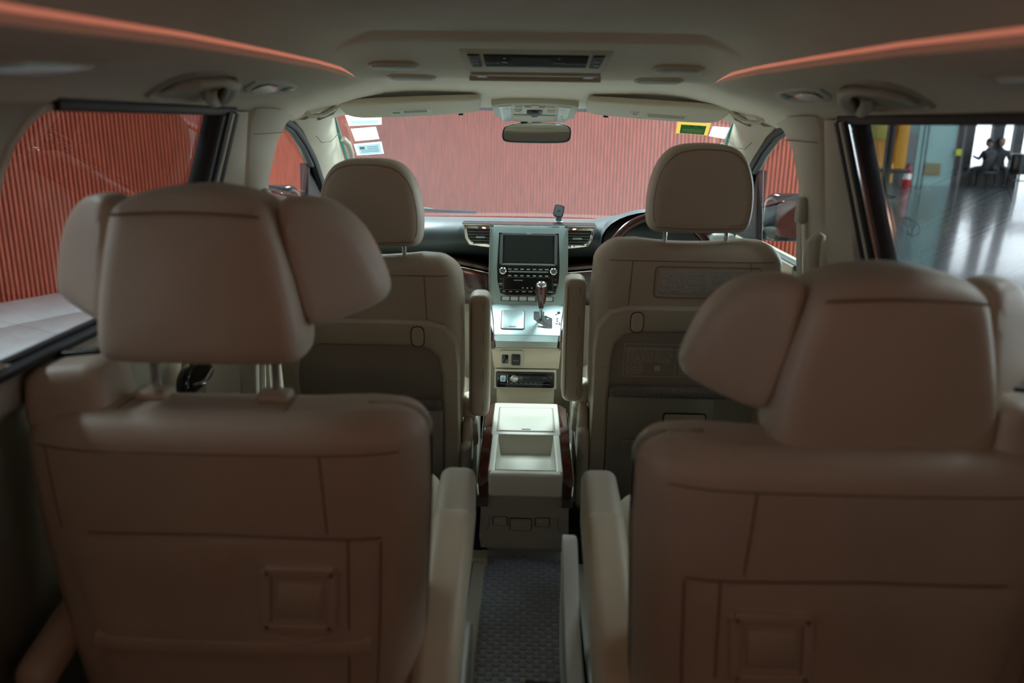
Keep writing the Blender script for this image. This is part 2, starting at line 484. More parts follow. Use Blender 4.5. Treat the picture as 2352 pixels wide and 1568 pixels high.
# table with two seated people before the shop front
tb = thing('work_table', 'dark metal table by the bright shop front', 'table', (14.62, 24.4, GZ))
part('table_top', xf(rb(.95, .6, .04, .01, 1, 1), (14.62, 24.4, GZ + .98)), mat('grey_laminate', (.3, .34, .36), .3), tb)
for dx in (-.44, .44):
    for dy in (-.25, .25):
        part('leg', xf(rb(.045, .045, .96, .008, 1, 1), (14.62 + dx, 24.4 + dy, GZ + .48)), M_dark, tb)
part('side_panel', xf(rb(.80, .5, .55, .01, 1, 1), (14.60, 24.4, GZ + .68)), M_dark, tb)
part('shelf', xf(rb(.85, .5, .03, .01, 1, 1), (14.62, 24.4, GZ + .22)), mat('grey_shelf', (.35, .4, .42), .4), tb)
solo('bottle', lathe([(0, 0), (.04, 0), (.042, .01), (.042, .16), (.016, .21), (.016, .25), (0, .25)], 12, Matrix.Translation((14.42, 24.35, GZ + 1.0))), mat('pale_bottle', (.6, .7, .7), .3), 'pale bottle standing on the dark metal table', 'bottle')
def seated(x, y, yaw, label, top):
    t = thing('person', label, 'person', (x, y, GZ))
    def skin_obj(name, P, E, mt):
        me = bpy.data.meshes.new(name)
        me.from_pydata([p[0] for p in P], E, [])
        o = bpy.data.objects.new(name, me); COL.objects.link(o); o.parent = t
        o.rotation_euler = (0, 0, yaw)
        md = o.modifiers.new('skin', 'SKIN'); md.use_smooth_shade = True
        for i, p in enumerate(P):
            me.skin_vertices[0].data[i].radius = p[1]
        me.skin_vertices[0].data[0].use_root = True
        sb = o.modifiers.new('sub', 'SUBSURF'); sb.levels = 1; sb.render_levels = 2
        me.materials.append(mt)
        return o
    P = [((0, 0, .58), (.15, .12)), ((0, .02, .78), (.14, .11)), ((0, .05, 1.0), (.18, .12)), ((0, .06, 1.10), (.09, .08)), ((0, .07, 1.17), (.055, .055)),
         ((.19, .05, 1.03), (.065, .065)), ((.23, .14, .82), (.05, .05)), ((.16, .38, .88), (.038, .038)), ((.14, .46, .9), (.04, .025)),
         ((-.19, .05, 1.03), (.065, .065)), ((-.23, .14, .82), (.05, .05)), ((-.16, .38, .88), (.038, .038)), ((-.14, .46, .9), (.04, .025)),
         ((.10, .2, .56), (.085, .085)), ((.12, .45, .54), (.065, .065)), ((.12, .45, .3), (.05, .05)), ((.12, .44, .08), (.04, .04)), ((.12, .56, .04), (.045, .035)),
         ((-.10, .2, .56), (.085, .085)), ((-.12, .45, .54), (.065, .065)), ((-.12, .45, .3), (.05, .05)), ((-.12, .44, .08), (.04, .04)), ((-.12, .56, .04), (.045, .035))]
    E = [(0, 1), (1, 2), (2, 3), (3, 4), (2, 5), (5, 6), (6, 7), (7, 8), (2, 9), (9, 10), (10, 11), (11, 12), (0, 13), (13, 14), (14, 15), (15, 16), (16, 17), (0, 18), (18, 19), (19, 20), (20, 21), (21, 22)]
    skin_obj('body', P, E, top)
    hd = xf(warp(rb(.155, .19, .235, .075, 4, 2), lambda a, b, c: (a * (1 - .25 * max(0, -c / .12)), b, c)), (0, .09, 1.29), (0, 0, 0))
    hg = join(hd, xf(rb(.03, .04, .05, .012), (0, .195, 1.28)))
    h = part('head', hg, M_skin, None); h.parent = t; h.rotation_euler = (0, 0, yaw)
    hr = part('hair', xf(warp(rb(.172, .19, .17, .08, 4, 2), lambda a, b, c: (a, b - .02, c)), (0, .085, 1.345)), M_dark, None); hr.parent = t; hr.rotation_euler = (0, 0, yaw)
    return t
seated(13.28, 24.2, .3, 'person in dark clothes sitting left of the far table', M_cloth_d)
seated(13.86, 24.75, 2.9, 'person in dark clothes sitting close beside the far table', M_cloth_d)
for (x, y, lb) in ((13.28, 24.2, 'dark stool under the person left of the far table'), (13.86, 24.75, 'dark stool under the person close beside the far table')):
    st = thing('stool', lb, 'stool', (x, y, GZ))
    part('seat', xf(rb(.36, .36, .05, .02, 2, 1), (x, y, GZ + .45)), M_dark, st)
    for a in range(4):
        dx, dy = .14 * math.cos(a * 1.571 + .78), .14 * math.sin(a * 1.571 + .78)
        part('leg', tube([(x + dx, y + dy, GZ + .43), (x + dx * 1.2, y + dy * 1.2, GZ)], .015, 6), M_dark, st)

# ================================================================== VAN SHELL
part_floor = solo('floor', box(-.86, .86, -.9, 3.4, -.06, 0.0, .005), M_carpetf, 'dark carpeted floor of the van cabin', kind='structure')
# ---- headliner
K_main = [(0, 1.392), (.15, 1.391), (.28, 1.388), (.36, 1.381), (.41, 1.369), (.44, 1.351), (.455, 1.331), (.458, 1.322), (.468, 1.3125), (.464, 1.304), (.476, 1.294), (.51, 1.284), (.56, 1.275), (.61, 1.261), (.65, 1.246), (.68, 1.231), (.692, 1.222), (.71, 1.216), (.80, 1.216)]
def cz(zc, z41, z44, rest):
    return [(0, zc), (.15, zc), (.28, zc), (.36, zc), (.41, z41), (.44, z44)] + rest
tail = K_main[6:]
def lowered(d):
    return [(x, z - d * min(1, max(0, (.69 - x) / .12))) for x, z in K_main]
K = [(-1.0, lowered(.10)), (.35, lowered(.042)), (.77, lowered(.028)), (1.11, lowered(.0145)), (1.47, lowered(.006)), (1.80, K_main), (1.862, cz(1.389, 1.368, 1.350, tail)), (1.874, cz(1.373, 1.360, 1.346, tail)), (1.90, cz(1.368, 1.357, 1.344, tail)), (2.0, cz(1.352, 1.346, 1.338, tail)),
     (2.10, cz(1.324, 1.322, 1.320, [(.455, 1.316), (.458, 1.314), (.468, 1.3105), (.464, 1.304)] + K_main[10:])),
     (2.18, cz(1.312, 1.310, 1.309, [(.455, 1.308), (.458, 1.307), (.466, 1.305), (.468, 1.302), (.48, 1.294), (.51, 1.285), (.56, 1.274), (.61, 1.258), (.65, 1.242), (.68, 1.226), (.692, 1.216), (.71, 1.210), (.80, 1.210)])),
     (2.25, cz(1.309, 1.307, 1.305, [(.455, 1.304), (.458, 1.304), (.466, 1.302), (.468, 1.300), (.48, 1.292), (.51, 1.283), (.56, 1.271), (.61, 1.255), (.65, 1.238), (.68, 1.220), (.692, 1.210), (.71, 1.204), (.80, 1.204)])),
     (2.27, cz(1.322, 1.310, 1.304, [(.455, 1.302), (.458, 1.301), (.466, 1.299), (.468, 1.298), (.48, 1.291), (.51, 1.282), (.56, 1.270), (.61, 1.253), (.65, 1.236), (.68, 1.217), (.692, 1.207), (.71, 1.201), (.80, 1.201)])),
     (2.36, cz(1.320, 1.308, 1.300, [(.455, 1.298), (.458, 1.297), (.466, 1.296), (.468, 1.295), (.48, 1.290), (.51, 1.280), (.56, 1.266), (.61, 1.249), (.65, 1.230), (.68, 1.209), (.690, 1.199), (.71, 1.193), (.80, 1.193)])),
     (2.46, cz(1.306, 1.302, 1.298, [(.455, 1.296), (.458, 1.295), (.466, 1.294), (.468, 1.293), (.48, 1.289), (.51, 1.279), (.56, 1.264), (.61, 1.247), (.65, 1.227), (.676, 1.205), (.686, 1.194), (.70, 1.19), (.75, 1.19)])),
     (2.62, cz(1.295, 1.292, 1.288, [(.455, 1.287), (.458, 1.286), (.466, 1.285), (.468, 1.284), (.48, 1.281), (.51, 1.274), (.56, 1.262), (.61, 1.245), (.65, 1.222), (.672, 1.20), (.682, 1.188), (.69, 1.185), (.73, 1.185)])),
     (2.80, cz(1.247, 1.244, 1.242, [(.455, 1.241), (.458, 1.241), (.466, 1.240), (.468, 1.240), (.48, 1.238), (.51, 1.236), (.56, 1.230), (.61, 1.222), (.65, 1.212), (.672, 1.205), (.682, 1.20), (.69, 1.2), (.70, 1.2)]))]
def prof_at(Y):
    for i in range(len(K) - 1):
        if K[i][0] <= Y <= K[i + 1][0]:
            t = (Y - K[i][0]) / (K[i + 1][0] - K[i][0])
            return [(a[0] + (b[0] - a[0]) * t, a[1] + (b[1] - a[1]) * t) for a, b in zip(K[i][1], K[i + 1][1])]
    return K[-1][1]
def ceil_z(x, Y):
    p = prof_at(Y); x = abs(x)
    for a, b in zip(p[:-1], p[1:]):
        if a[0] <= x <= b[0]:
            return a[1] + (b[1] - a[1]) * (x - a[0]) / max(1e-6, b[0] - a[0])
    return p[-1][1]
def tangent_frame(x, Y, s=1):
    """surface frame on the headliner: local x along Y-forward (mirrored by s), local z across, -y = into cabin"""
    e = .01
    dy = Vector((0, 2 * e, ceil_z(x, Y + e) - ceil_z(x, Y - e)))
    dx = Vector((2 * e, 0, ceil_z(x + e, Y) - ceil_z(x - e, Y)))
    return Vector((x, Y, ceil_z(x, Y))), dx.normalized(), dy.normalized()
ys = [-1.0, -.5, 0, .35, .56, .77, .94, 1.11, 1.29, 1.47, 1.6, 1.74] + [1.80, 1.83, 1.862, 1.866, 1.870, 1.874, 1.90, 1.95, 2.0, 2.05, 2.1, 2.14, 2.18, 2.22, 2.25, 2.26, 2.27, 2.31, 2.36, 2.41, 2.46, 2.54, 2.62, 2.71, 2.80]
rows = []
for Y in ys:
    p = prof_at(Y)
    row = [(-x, Y, z) for x, z in p[::-1]] + [(x, Y, z) for x, z in p[1:]]
    rows.append(row)
ceil = solo('ceiling', sheet(rows), M_liner, 'beige fabric headliner with raised centre and stepped side rails', kind='structure', ang=50)
# outer roof skin and rear hatch close the body behind the camera
roof = [[(-.84, Y, 1.25), (-.6, Y, 1.44), (0, Y, 1.47), (.6, Y, 1.44), (.84, Y, 1.25)] for Y in (-1.0, 1.2, 2.3)] + [[(-.76, 2.72, 1.22), (-.5, 2.78, 1.30), (0, 2.82, 1.32), (.5, 2.78, 1.30), (.76, 2.72, 1.22)]]
solo('trim_2', sheet(roof), M_dark, 'outer roof skin of the van', kind='structure')
XS = lambda z: .70 + (1.22 - z) * .25
def win_poly():
    p = [(1.855, 1.212), (1.22, 1.215)]
    for i in range(6):
        a = math.radians(90 + 90 * i / 5); p.append((1.22 + .13 * math.cos(a), 1.085 + .13 * math.sin(a)))
    for i in range(5):
        a = math.radians(180 + 90 * i / 4); p.append((1.18 + .09 * math.cos(a), .915 + .09 * math.sin(a)))
    p += [(1.775, .825)]
    return p
WIN = win_poly()
REARW = rr(1.25, .33, .06, 4, .25, 1.03)
for s, side in ((-1, 'left'), (1, 'right')):
    up = fill([(-1.0, .80), (1.885, .80), (1.885, 1.222), (-1.0, 1.222)], [WIN, REARW], lambda a, b: (s * XS(b), a, b))
    dn = sheet([[(s * .805, -1, .80), (s * .805, 1.9, .80)], [(s * .808, -1, .76), (s * .808, 1.9, .76)], [(s * .845, -1, .73), (s * .845, 1.9, .73)], [(s * .86, -1, 0), (s * .86, 1.9, 0)]])
    w = solo('wall_' + side, join(up, dn), M_pillar, 'beige %s side trim of the cabin around the sliding door' % side, kind='structure')
    md = w.modifiers.new('thick', 'SOLIDIFY'); md.thickness = .02; md.offset = 1 if s < 0 else 1
    # window assembly
    wn = thing('window_1' if s < 0 else 'window_2', 'tinted sliding door window on the %s side with black seal' % side, None, (s * .76, 1.48, .82), kind='structure')
    off = .012
    part('pane', warp(slab([(a, b) for a, b in WIN], 0, .004), lambda a, y, b: (s * (XS(b) + off + y), a, b)), G_priv, wn)
    part('pane', warp(slab(REARW, 0, .004), lambda a, y, b: (s * (XS(b) + off + y), a, b)), G_priv, wn)
    part('reveal', strip([(s * (XS(b) + .004), a, b) for a, b in WIN[1:]], .012, .016, (1, 0, 0)), M_pillar, wn)
    part('front_seal', strip([(s * (XS(b) + .013), a + .004, b) for a, b in ((1.855, 1.212), (1.83, 1.09), (1.80, .95), (1.775, .825))], .024, .034, (1, 0, 0)), M_seal, wn)
    # nested strips along the window's front edge
    e = lambda d, z, dx=0: (s * (XS(z) - .006 + dx), 1.853 + d - (1.20 - z) * .20 + .35 * max(0, 1.0 - z) ** 2 * 0, z)
    zz = [1.212, 1.12, 1.02, .93, .84]
    part('glazing_bar', strip([e(.012, z) for z in zz], .020, .016, (1, 0, 0)), M_chrome if s > 0 else M_grey, wn)
    part('glazing_bar', strip([e(.020, z, -.004) for z in zz], .016, .02, (1, 0, 0)), M_seal, wn)
    part('edge_strip', strip([e(.036, z, -.008) for z in zz], .013, .016, (1, 0, 0)), M_cream, wn)
    part('weather_strip', strip([e(.055, z, -.010) for z in zz], .022, .016, (1, 0, 0)), M_seal, wn)
    part('head_seal', strip([(s * .696, Y, 1.217) for Y in (1.20, 1.4, 1.6, 1.93)], .022, .016, (1, 0, 0)), M_seal, wn)
    part('sill_seal', join(strip([(s * .792, Y, .826) for Y in (1.0, 1.3, 1.6, 1.86)], .03, .014, (0, 0, 1)), strip([(s * .806, Y, .834) for Y in (1.0, 1.3, 1.6, 1.86)], .014, .012)), M_seal, wn)
    # B pillar: rear shroud and main post with a shadow gap between
    def prow(z, y0, y1, xi, xo, r=.02):
        return [(s * xo, y0, z), (s * (xi + r), y0, z), (s * (xi + r * .3), y0 + r * .3, z), (s * xi, y0 + r, z), (s * xi, y1 - r, z), (s * (xi + r * .3), y1 - r * .3, z), (s * (xi + r), y1, z), (s * xo, y1, z)]
    pil = thing('trim_3' if s < 0 else 'trim_4', 'beige centre pillar trim on the %s side behind the front door' % side, None, (s * .78, 2.1, 0), kind='structure')
    part('rear_shroud', loft([prow(1.215, 1.925, 2.035, .690, .716), prow(1.15, 1.925, 2.055, .705, .732), prow(1.0, 1.90, 2.07, .730, .768), prow(.85, 1.875, 2.075, .752, .80), prow(.6, 1.84, 2.08, .775, .84), prow(0, 1.82, 2.08, .79, .84)]), M_pillar, pil)
    part('post', loft([prow(1.225, 2.045, 2.44, .672, .80, .03), prow(1.19, 2.05, 2.36, .690, .80, .03), prow(1.14, 2.065, 2.30, .702, .81, .03), prow(1.05, 2.08, 2.262, .716, .82, .03), prow(.92, 2.085, 2.255, .735, .83, .03), prow(.8, 2.09, 2.27, .752, .84, .03), prow(.5, 2.09, 2.30, .775, .85, .03), prow(0, 2.09, 2.32, .80, .85, .03)]), M_pillar, pil)
    part('joint_line', strip([(s * .694, Y, 1.163 + .004 * (Y - 2.1)) for Y in (2.06, 2.15, 2.24, 2.32)], .002, .002), M_stitch, pil)
    part('adjuster_slot', warp(slab(rr(.022, .11, .008, 3), -.004, .004), lambda a, y, b: (s * (.7235 + y), 2.20 + a, 1.04 + b)), M_pillar, pil)
    # front door
    dr = thing('door_1' if s < 0 else 'door_2', 'front door on the %s side with black window frame' % side, None, (s * .79, 2.8, 0), kind='structure')
    part('door_panel', join(warp(slab([(2.3, 0.02), (3.4, 0.02), (3.4, .80), (2.3, .80)], 0, .05), lambda a, y, b: (s * (.775 + y), a, b)), strip([(s * .775, Y, .80) for Y in (2.3, 2.8, 3.3)], .06, .04)), M_plast, dr)
    part('window_frame', strip([(s * .704, 2.34, 1.205), (s * .708, 2.46, 1.184), (s * .716, 2.60, 1.135), (s * .728, 2.74, 1.075), (s * .742, 2.86, 1.01), (s * .75, 2.95, .95)], .034, .022, (1, 0, 0)), M_seal, dr)
    part('window_frame', strip([(s * .710, 2.36, 1.186), (s * .714, 2.46, 1.165), (s * .722, 2.60, 1.115), (s * .734, 2.74, 1.052)], .012, .016, (1, 0, 0)), M_grey, dr)
    part('mirror_corner', warp(slab([(2.735, 1.06), (2.72, .79), (3.35, .79), (3.2, .90), (2.96, 1.0), (2.83, 1.05)], 0, .02), lambda a, y, b: (s * (.752 + y), a, b)), M_black, dr)
    part('division_bar', strip([(s * .748, 2.728, 1.06), (s * .755, 2.718, .92), (s * .762, 2.708, .80)], .022, .02, (1, 0, 0)), M_seal, dr)
    part('belt_seal', strip([(s * .765, Y, .812) for Y in (2.25, 2.6, 3.0)], .03, .02), M_seal, dr)
    part('pane', warp(slab([(2.15, .80), (2.74, .80), (2.74, 1.07), (2.55, 1.16), (2.35, 1.205), (2.15, 1.21)], 0, .004), lambda a, y, b: (s * (.768 + y - (b - .8) * .12), a, b)), G_front, dr)
    # A pillar between windscreen and door frame
    A = [(.66, 2.60, 1.242), (.668, 2.80, 1.222), (.69, 2.95, 1.155), (.712, 3.12, 1.07), (.735, 3.35, .955), (.75, 3.6, .83)]
    B = [(.688, 2.40, 1.198), (.697, 2.52, 1.168), (.713, 2.68, 1.106), (.733, 2.86, 1.025), (.75, 3.0, .95), (.762, 3.15, .84)]
    rings = []
    for a, b in zip(A, B):
        a, b = Vector(a), Vector(b)
        m1 = a.lerp(b, .3) + Vector((-.012, -.012, -.010)); m2 = a.lerp(b, .7) + Vector((-.012, -.010, -.012))
        o1, o2 = a + Vector((.05, .03, .02)), b + Vector((.05, .02, .0))
        rings.append([(s * p.x, p.y, p.z) for p in (a, m1, m2, b, o2, o1)])
    ap = thing('trim_5' if s < 0 else 'trim_6', 'beige windscreen pillar trim on the %s side with moulded grip' % side, None, (s * .70, 2.9, .8), kind='structure')
    part('pillar_cover', loft(rings), M_pillar, ap)
    part('grip', tube([(s * .668, 2.93, 1.135), (s * .655, 2.95, 1.118), (s * .658, 3.01, 1.085), (s * .672, 3.08, 1.05), (s * .69, 3.12, 1.03)], .011, 10), M_pillar, ap)
    part('joint_line', tube([(s * .678, 2.60, 1.150), (s * .680, 2.68, 1.128), (s * .672, 2.76, 1.130), (s * .662, 2.84, 1.155)], .0012, 5), M_stitch, ap)
    # door mirror outside
    dm = thing('door_mirror', 'black door mirror outside the %s front window' % side, 'mirror', (s * .95, 2.95, .78))
    part('housing', xf(warp(rb(.22, .10, .17, .04, 4, 2), lambda a, b, c: (a, b, c)), (s * .95, 2.95, .885)), M_gloss, dm)
    part('mirror_glass', xf(slab(rr(.18, .13, .03), 0, .003), (s * .95, 2.893, .885), (0, 0, s * .2)), mat('dark_mirror', (.16, .2, .22), .05, metal=1.0), dm)
    part('arm', strip([(s * .80, 3.0, .81), (s * .90, 2.97, .82)], .06, .03), M_black, dm)
# rest of the body in front, and the low workshop roof over the back of the van
hood = sheet([[(x, Y, z - .05 * abs(x) ** 2) for x in (-.78, -.5, 0, .5, .78)] for Y, z in ((3.80, .70), (4.1, .66), (4.4, .58), (4.62, .45), (4.66, .1))])
solo('trim_7', hood, mat('white_pearl_paint', (.32, .33, .33), .25, coat=.5), 'grey bonnet of the van below the windscreen', kind='structure')
solo('ceiling', xf(rb(22.5, 34, .2, .02, 1, 1), (1.25, 7.5, 4.3)), mat('grey_roof_sheet', (.30, .32, .33), .8), 'grey workshop roof high above the van', kind='structure')
solo('wall_back', xf(rb(22, .15, 4.6, .02, 1, 1), (1.5, -3.4, GZ + 2.3)), M_slat, 'red timber wall behind the van', kind='structure')
# hatch closing the back of the body
solo('wall_back', fill([(-.84, 0), (.84, 0), (.84, 1.2), (.5, 1.40), (-.5, 1.40), (-.84, 1.2)], [rr(1.15, .36, .06, 4, 0, 1.03)], lambda a, b: (a, -1.0, b)), M_pillar, 'tailgate trim at the back of the van', kind='structure')
solo('window_3', xf(slab(rr(1.17, .38, .06), 0, .004), (0, -1.01, 1.03)), G_priv, 'tinted tailgate window', kind='structure')
# ---- windscreen
def ws(x, Y, d=0.0):
    bow = .06 * (1 - (x / .72) ** 2)
    return (x, Y + bow * 0.4, 1.235 - .5 * (Y - 2.8) - d)
rows = []
for i in range(9):
    Y = 2.74 + (3.72 - 2.74) * i / 8
    hw = .668 + .075 * i / 8
    rows.append([(hw * (j / 6 - 1), Y + .03 * (1 - (j / 6 - 1) ** 2), 1.235 - .5 * (Y - 2.8) + .008 * (1 - (j / 6 - 1) ** 2)) for j in range(13)])
top = sheet(rows)
wsc = thing('window_4', 'windscreen with a hazy film and paper stickers along its top', None, (0, 3.2, 1.0), kind='structure')
o = part('pane', top, G_ws, wsc)
part('shade_band', sheet([[(hx, 2.755 + .03 * (1 - (hx / .67) ** 2), 1.252 + .008 * (1 - (hx / .67) ** 2)) for hx in [-.655 + .131 * j for j in range(11)]], [(hx, 2.80 + .03 * (1 - (hx / .67) ** 2), 1.230 + .008 * (1 - (hx / .67) ** 2)) for hx in [-.655 + .131 * j for j in range(11)]]]), glass('blue_shade_band', (.25, .55, .75)), wsc)
M_tband = mat('teal_edge_band', (.05, .30, .29), .4)
for s in (-1, 1):
    part('side_band', strip([(s * .672, 2.80, 1.228), (s * .70, 3.1, 1.078), (s * .735, 3.6, .828)], .012, .006), M_tband, wsc)
# ================================================================== DASHBOARD
db = thing('dashboard', 'charcoal dashboard with silver centre stack and red wood trim under the windscreen', 'dashboard', (0, 3.1, .3))
def dprof(x):
    """front-to-back profile of the pad at lateral x: list of (Y, z)"""
    hood = 0.0
    if x > .20:
        t = (x - .47) / .25
        hood = max(0, 1 - t * t) * .045
    bulge = .03 * max(0, 1 - ((x + .55) / .26) ** 2) - .03 * max(0, 1 - (x / .30) ** 4)
    e = abs(x) ** 3 * .10
    return [(3.74 - e, .770), (3.62 - e, .792), (3.40 - e, .812 + hood * .3), (3.20 - e, .830 + hood * .8), (3.08 - e, .838 + hood), (3.00 - bulge, .834 + hood * .6), (2.965 - bulge, .818 + hood * .2), (2.945 - bulge, .79), (2.955 - bulge, .755), (2.99 - bulge, .728), (3.03, .715), (3.1, .70)]
xs = [-.78 + 1.56 * i / 40 for i in range(41)]
part('top_pad', sheet([[(x, y, z) for (y, z) in dprof(x)] for x in xs]), M_dash, db, ang=60)
# wood band and lower fascia (left of stack and right of stack)
def band(x0, x1, zt, zb, y0, n=16, bulge=.0):
    rows = []
    for (f, dy) in ((0, .02), (0, 0), (.25, -.008), (.75, -.008), (1, 0), (1, .03)):
        rows.append([(x0 + (x1 - x0) * i / n, y0(x0 + (x1 - x0) * i / n) + dy, zt(x0 + (x1 - x0) * i / n) + (zb(x0 + (x1 - x0) * i / n) - zt(x0 + (x1 - x0) * i / n)) * f) for i in range(n + 1)])
    return sheet(rows)
fy = lambda x: 2.975 - .02 * max(0, 1 - ((x + .45) / .4) ** 2)
zt = lambda x: .724 - .045 * max(0, (x + .36) / .24) ** 1.3 if x < 0 else .69 + .02 * min(1, (x - .13) / .2)
part('wood_band', band(-.78, -.125, zt, lambda x: zt(x) - .022, fy), M_wood, db)
part('wood_band', band(.125, .74, zt, lambda x: zt(x) - .022, fy, 10), M_wood, db)
part('trim_strip', band(-.78, -.125, lambda x: zt(x) - .022, lambda x: zt(x) - .027, lambda x: fy(x) - .006), M_chrome, db)
part('trim_strip', band(.125, .74, lambda x: zt(x) - .022, lambda x: zt(x) - .027, lambda x: fy(x) - .006, 10), M_chrome, db)
part('wood_fascia', band(-.74, -.12, lambda x: zt(x) - .027, lambda x: .54, lambda x: fy(x) + .012), M_wood, db)
part('wood_fascia', band(.12, .70, lambda x: zt(x) - .027, lambda x: .54, lambda x: fy(x) + .012, 10), M_wood, db)
part('lower_fascia', band(-.76, .76, lambda x: .545, lambda x: .10, lambda x: 3.0, 8), M_plast, db)
part('firewall', box(-.80, .80, 3.38, 3.42, 0, .80, .004), M_carpetf, db)
part('side_cap', xf(rb(.10, .16, .05, .02), (.69, 2.99, .80)), M_clear, db)
part('side_cap', xf(rb(.10, .16, .05, .02), (-.69, 2.99, .80)), M_clear, db)
# vents flanking the stack
XC = -.006
for s in (-1, 1):
    cxv = XC + s * .187
    vt = part('air_vent', slab([(cxv - s * .060, .838), (cxv + s * .052, .838), (cxv + s * .046, .790), (cxv + s * .030, .766), (cxv - s * .052, .756), (cxv - s * .060, .760)], 2.945, 3.0, .004), M_chrome, db, 'chrome framed air vent with black louvres')
    part('cavity', slab([(cxv - s * .052, .826), (cxv + s * .040, .826), (cxv + s * .034, .792), (cxv + s * .022, .778), (cxv - s * .048, .768), (cxv - s * .052, .770)], 2.9435, 2.99), M_seal, vt)
    for i in range(5):
        z = .816 - i * .0105
        x1 = .037 - (.003 if i < 3 else .010 * (i - 2))
        part('louvre', slab([(cxv - s * .050, z), (cxv + s * x1, z), (cxv + s * x1, z - .003), (cxv - s * .050, z - .003)], 2.9415, 2.955), M_black, vt)
        part('louvre_edge', slab([(cxv - s * .050, z), (cxv + s * x1, z), (cxv + s * x1, z - .0008), (cxv - s * .050, z - .0008)], 2.9405, 2.943), M_silver, vt)
    part('tab', xf(rb(.034, .014, .007, .002), (cxv - s * .012, 2.938, .797)), M_silver, vt)
part('vent_bridge', slab([(XC - .243, .845), (XC + .243, .845), (XC + .240, .839), (XC - .240, .839)], 2.942, 3.02, .002), M_chrome, db)
# silver centre stack (face leans, lower edge nearer)
st_o = Vector((XC, 2.936, .833)); st_v = Vector((0, 2.936 - 2.80, .833 - .575)).normalized()
SF = frame(tuple(st_o), (1, 0, 0), tuple(st_v))        # local z=0 at the top, negative down
Ls = Vector((0, .136, .258)).length
stk = part('centre_stack', xf(slab([(-.136, 0), (.136, 0), (.138, -.10), (.138, -Ls), (-.138, -Ls), (-.138, -.10)], -.004, .05, .003), M=SF), M_silver, db, 'silver centre stack surround')
for s in (-1, 1):
    part('edge_trim', xf(strip([(s * .139, -.004, .0), (s * .140, -.004, -.10), (s * .139, -.004, -.2), (s * .135, -.004, -Ls)], .004, .01, (0, 1, 0)), M=SF), M_chrome, stk)
blk = part('audio_panel', xf(slab([(-.108, -.022), (.108, -.022), (.112, -.15), (.109, -.205), (.098, -.248), (.075, -.256), (-.075, -.256), (-.098, -.248), (-.109, -.205), (-.112, -.15)], -.009, .01, .003), M=SF), M_gloss, db, 'gloss black audio and climate panel')
part('screen', xf(slab(rr(.172, .100, .003, 2, 0, -.083), -.0094, .0), M=SF), mat('dark_screen', (.010, .018, .020), .18, coat=.6), blk, 'dark display screen')
part('screen_frame', xf(join(*[strip(q, .010, .006, (0, 1, 0)) for q in ([(-.098, -.009, -.030), (-.098, -.009, -.142)], [(.098, -.009, -.030), (.098, -.009, -.142)], [(-.098, -.009, -.028), (.098, -.009, -.028)])]), M=SF), M_grey, blk)
part('screen_sill', xf(slab([(-.088, -.139), (.088, -.139), (.097, -.145), (-.097, -.145)], -.012, -.006, .001), M=SF), M_silver, blk)
part('brand_mark', xf(slab(rr(.018, .0028, .001, 1, 0, -.027), -.0128, -.012), M=SF), M_print, blk)
for s in (-1, 1):
    kM = SF @ Matrix.Translation((s * .090, -.010, -.170)) @ Matrix.Rotation(math.pi / 2, 4, 'X')
    kn = part('dial', lathe([(.0, 0), (.0125, 0), (.0125, .010), (.010, .012), (0, .012)], 24, kM), M_chrome, blk, 'chrome ringed rotary dial')
    part('dial_face', lathe([(0, .0121), (.0088, .0121), (.0088, .0135), (0, .0135)], 20, kM), M_grey, kn)
part('button_bar', xf(slab(rr(.142, .0045, .002, 2, 0, -.170), -.013, -.008), M=SF), M_silver, blk)
marks = []
for i in range(7):
    for z, w in ((-.160, .013), (-.184, .012)):
        marks.append(slab(rr(w, .0042, .0005, 1, -.066 + i * .022, z), -.0096, -.009))
for i in range(8):
    marks.append(slab(rr(.010 if i < 3 else .014, .003, .0005, 1, -.085 + i * .0235, -.243), -.0096, -.009))
for s in (-1, 1):
    marks.append(slab(rr(.013, .003, .0005, 1, s * .097, -.214), -.0096, -.009))
    for z, dz in ((-.199, 1), (-.231, -1)):
        marks.append(slab([(s * .097 - .004, z), (s * .097, z + dz * .004), (s * .097 + .004, z), (s * .097, z + dz * .0025)], -.0096, -.009))
marks.append(slab(rr(.032, .0022, .0005, 1, -.035, -.201), -.0096, -.009))
for i in range(4):
    marks.append(slab(rr(.005, .004, .0005, 1, -.018 + i * .016, -.229), -.0096, -.009))
part('button_print', xf(join(*marks), M=SF), M_print, blk, kind='stuff')
text('TEMP', .0058, SF @ Matrix.Translation((-.097, -.0100, -.220)), M_print, blk, 'lettering', .0002)
text('TEMP', .0052, SF @ Matrix.Translation((.097, -.0100, -.219)), M_print, blk, 'lettering', .0002)
text('AUTO', .0058, SF @ Matrix.Translation((.086, -.0100, -.2435)), M_print, blk, 'lettering', .0002)
part('panel_line', xf(join(strip([(-.085, -.0092, -.190), (.085, -.0092, -.190)], .0012, .001, (0, 1, 0)), strip([(-.088, -.0092, -.237), (.088, -.0092, -.237)], .0012, .001, (0, 1, 0)), strip([(-.087, -.0092, -.19), (-.088, -.0092, -.237)], .0012, .001, (0, 1, 0)), strip([(.087, -.0092, -.19), (.088, -.0092, -.237)], .0012, .001, (0, 1, 0))), M=SF), M_grey, blk)
# row of silver push buttons below
part('button_well', xf(slab(rr(.188, .019, .004, 3, -.002, -.268), -.0052, .0), M=SF), M_grey, db)
for i in range(6):
    part('push_button', xf(slab(rr(.026, .014, .003, 2, -.078 + i * .0305, -.268), -.0075, .0, .0015), M=SF), M_clear, db)
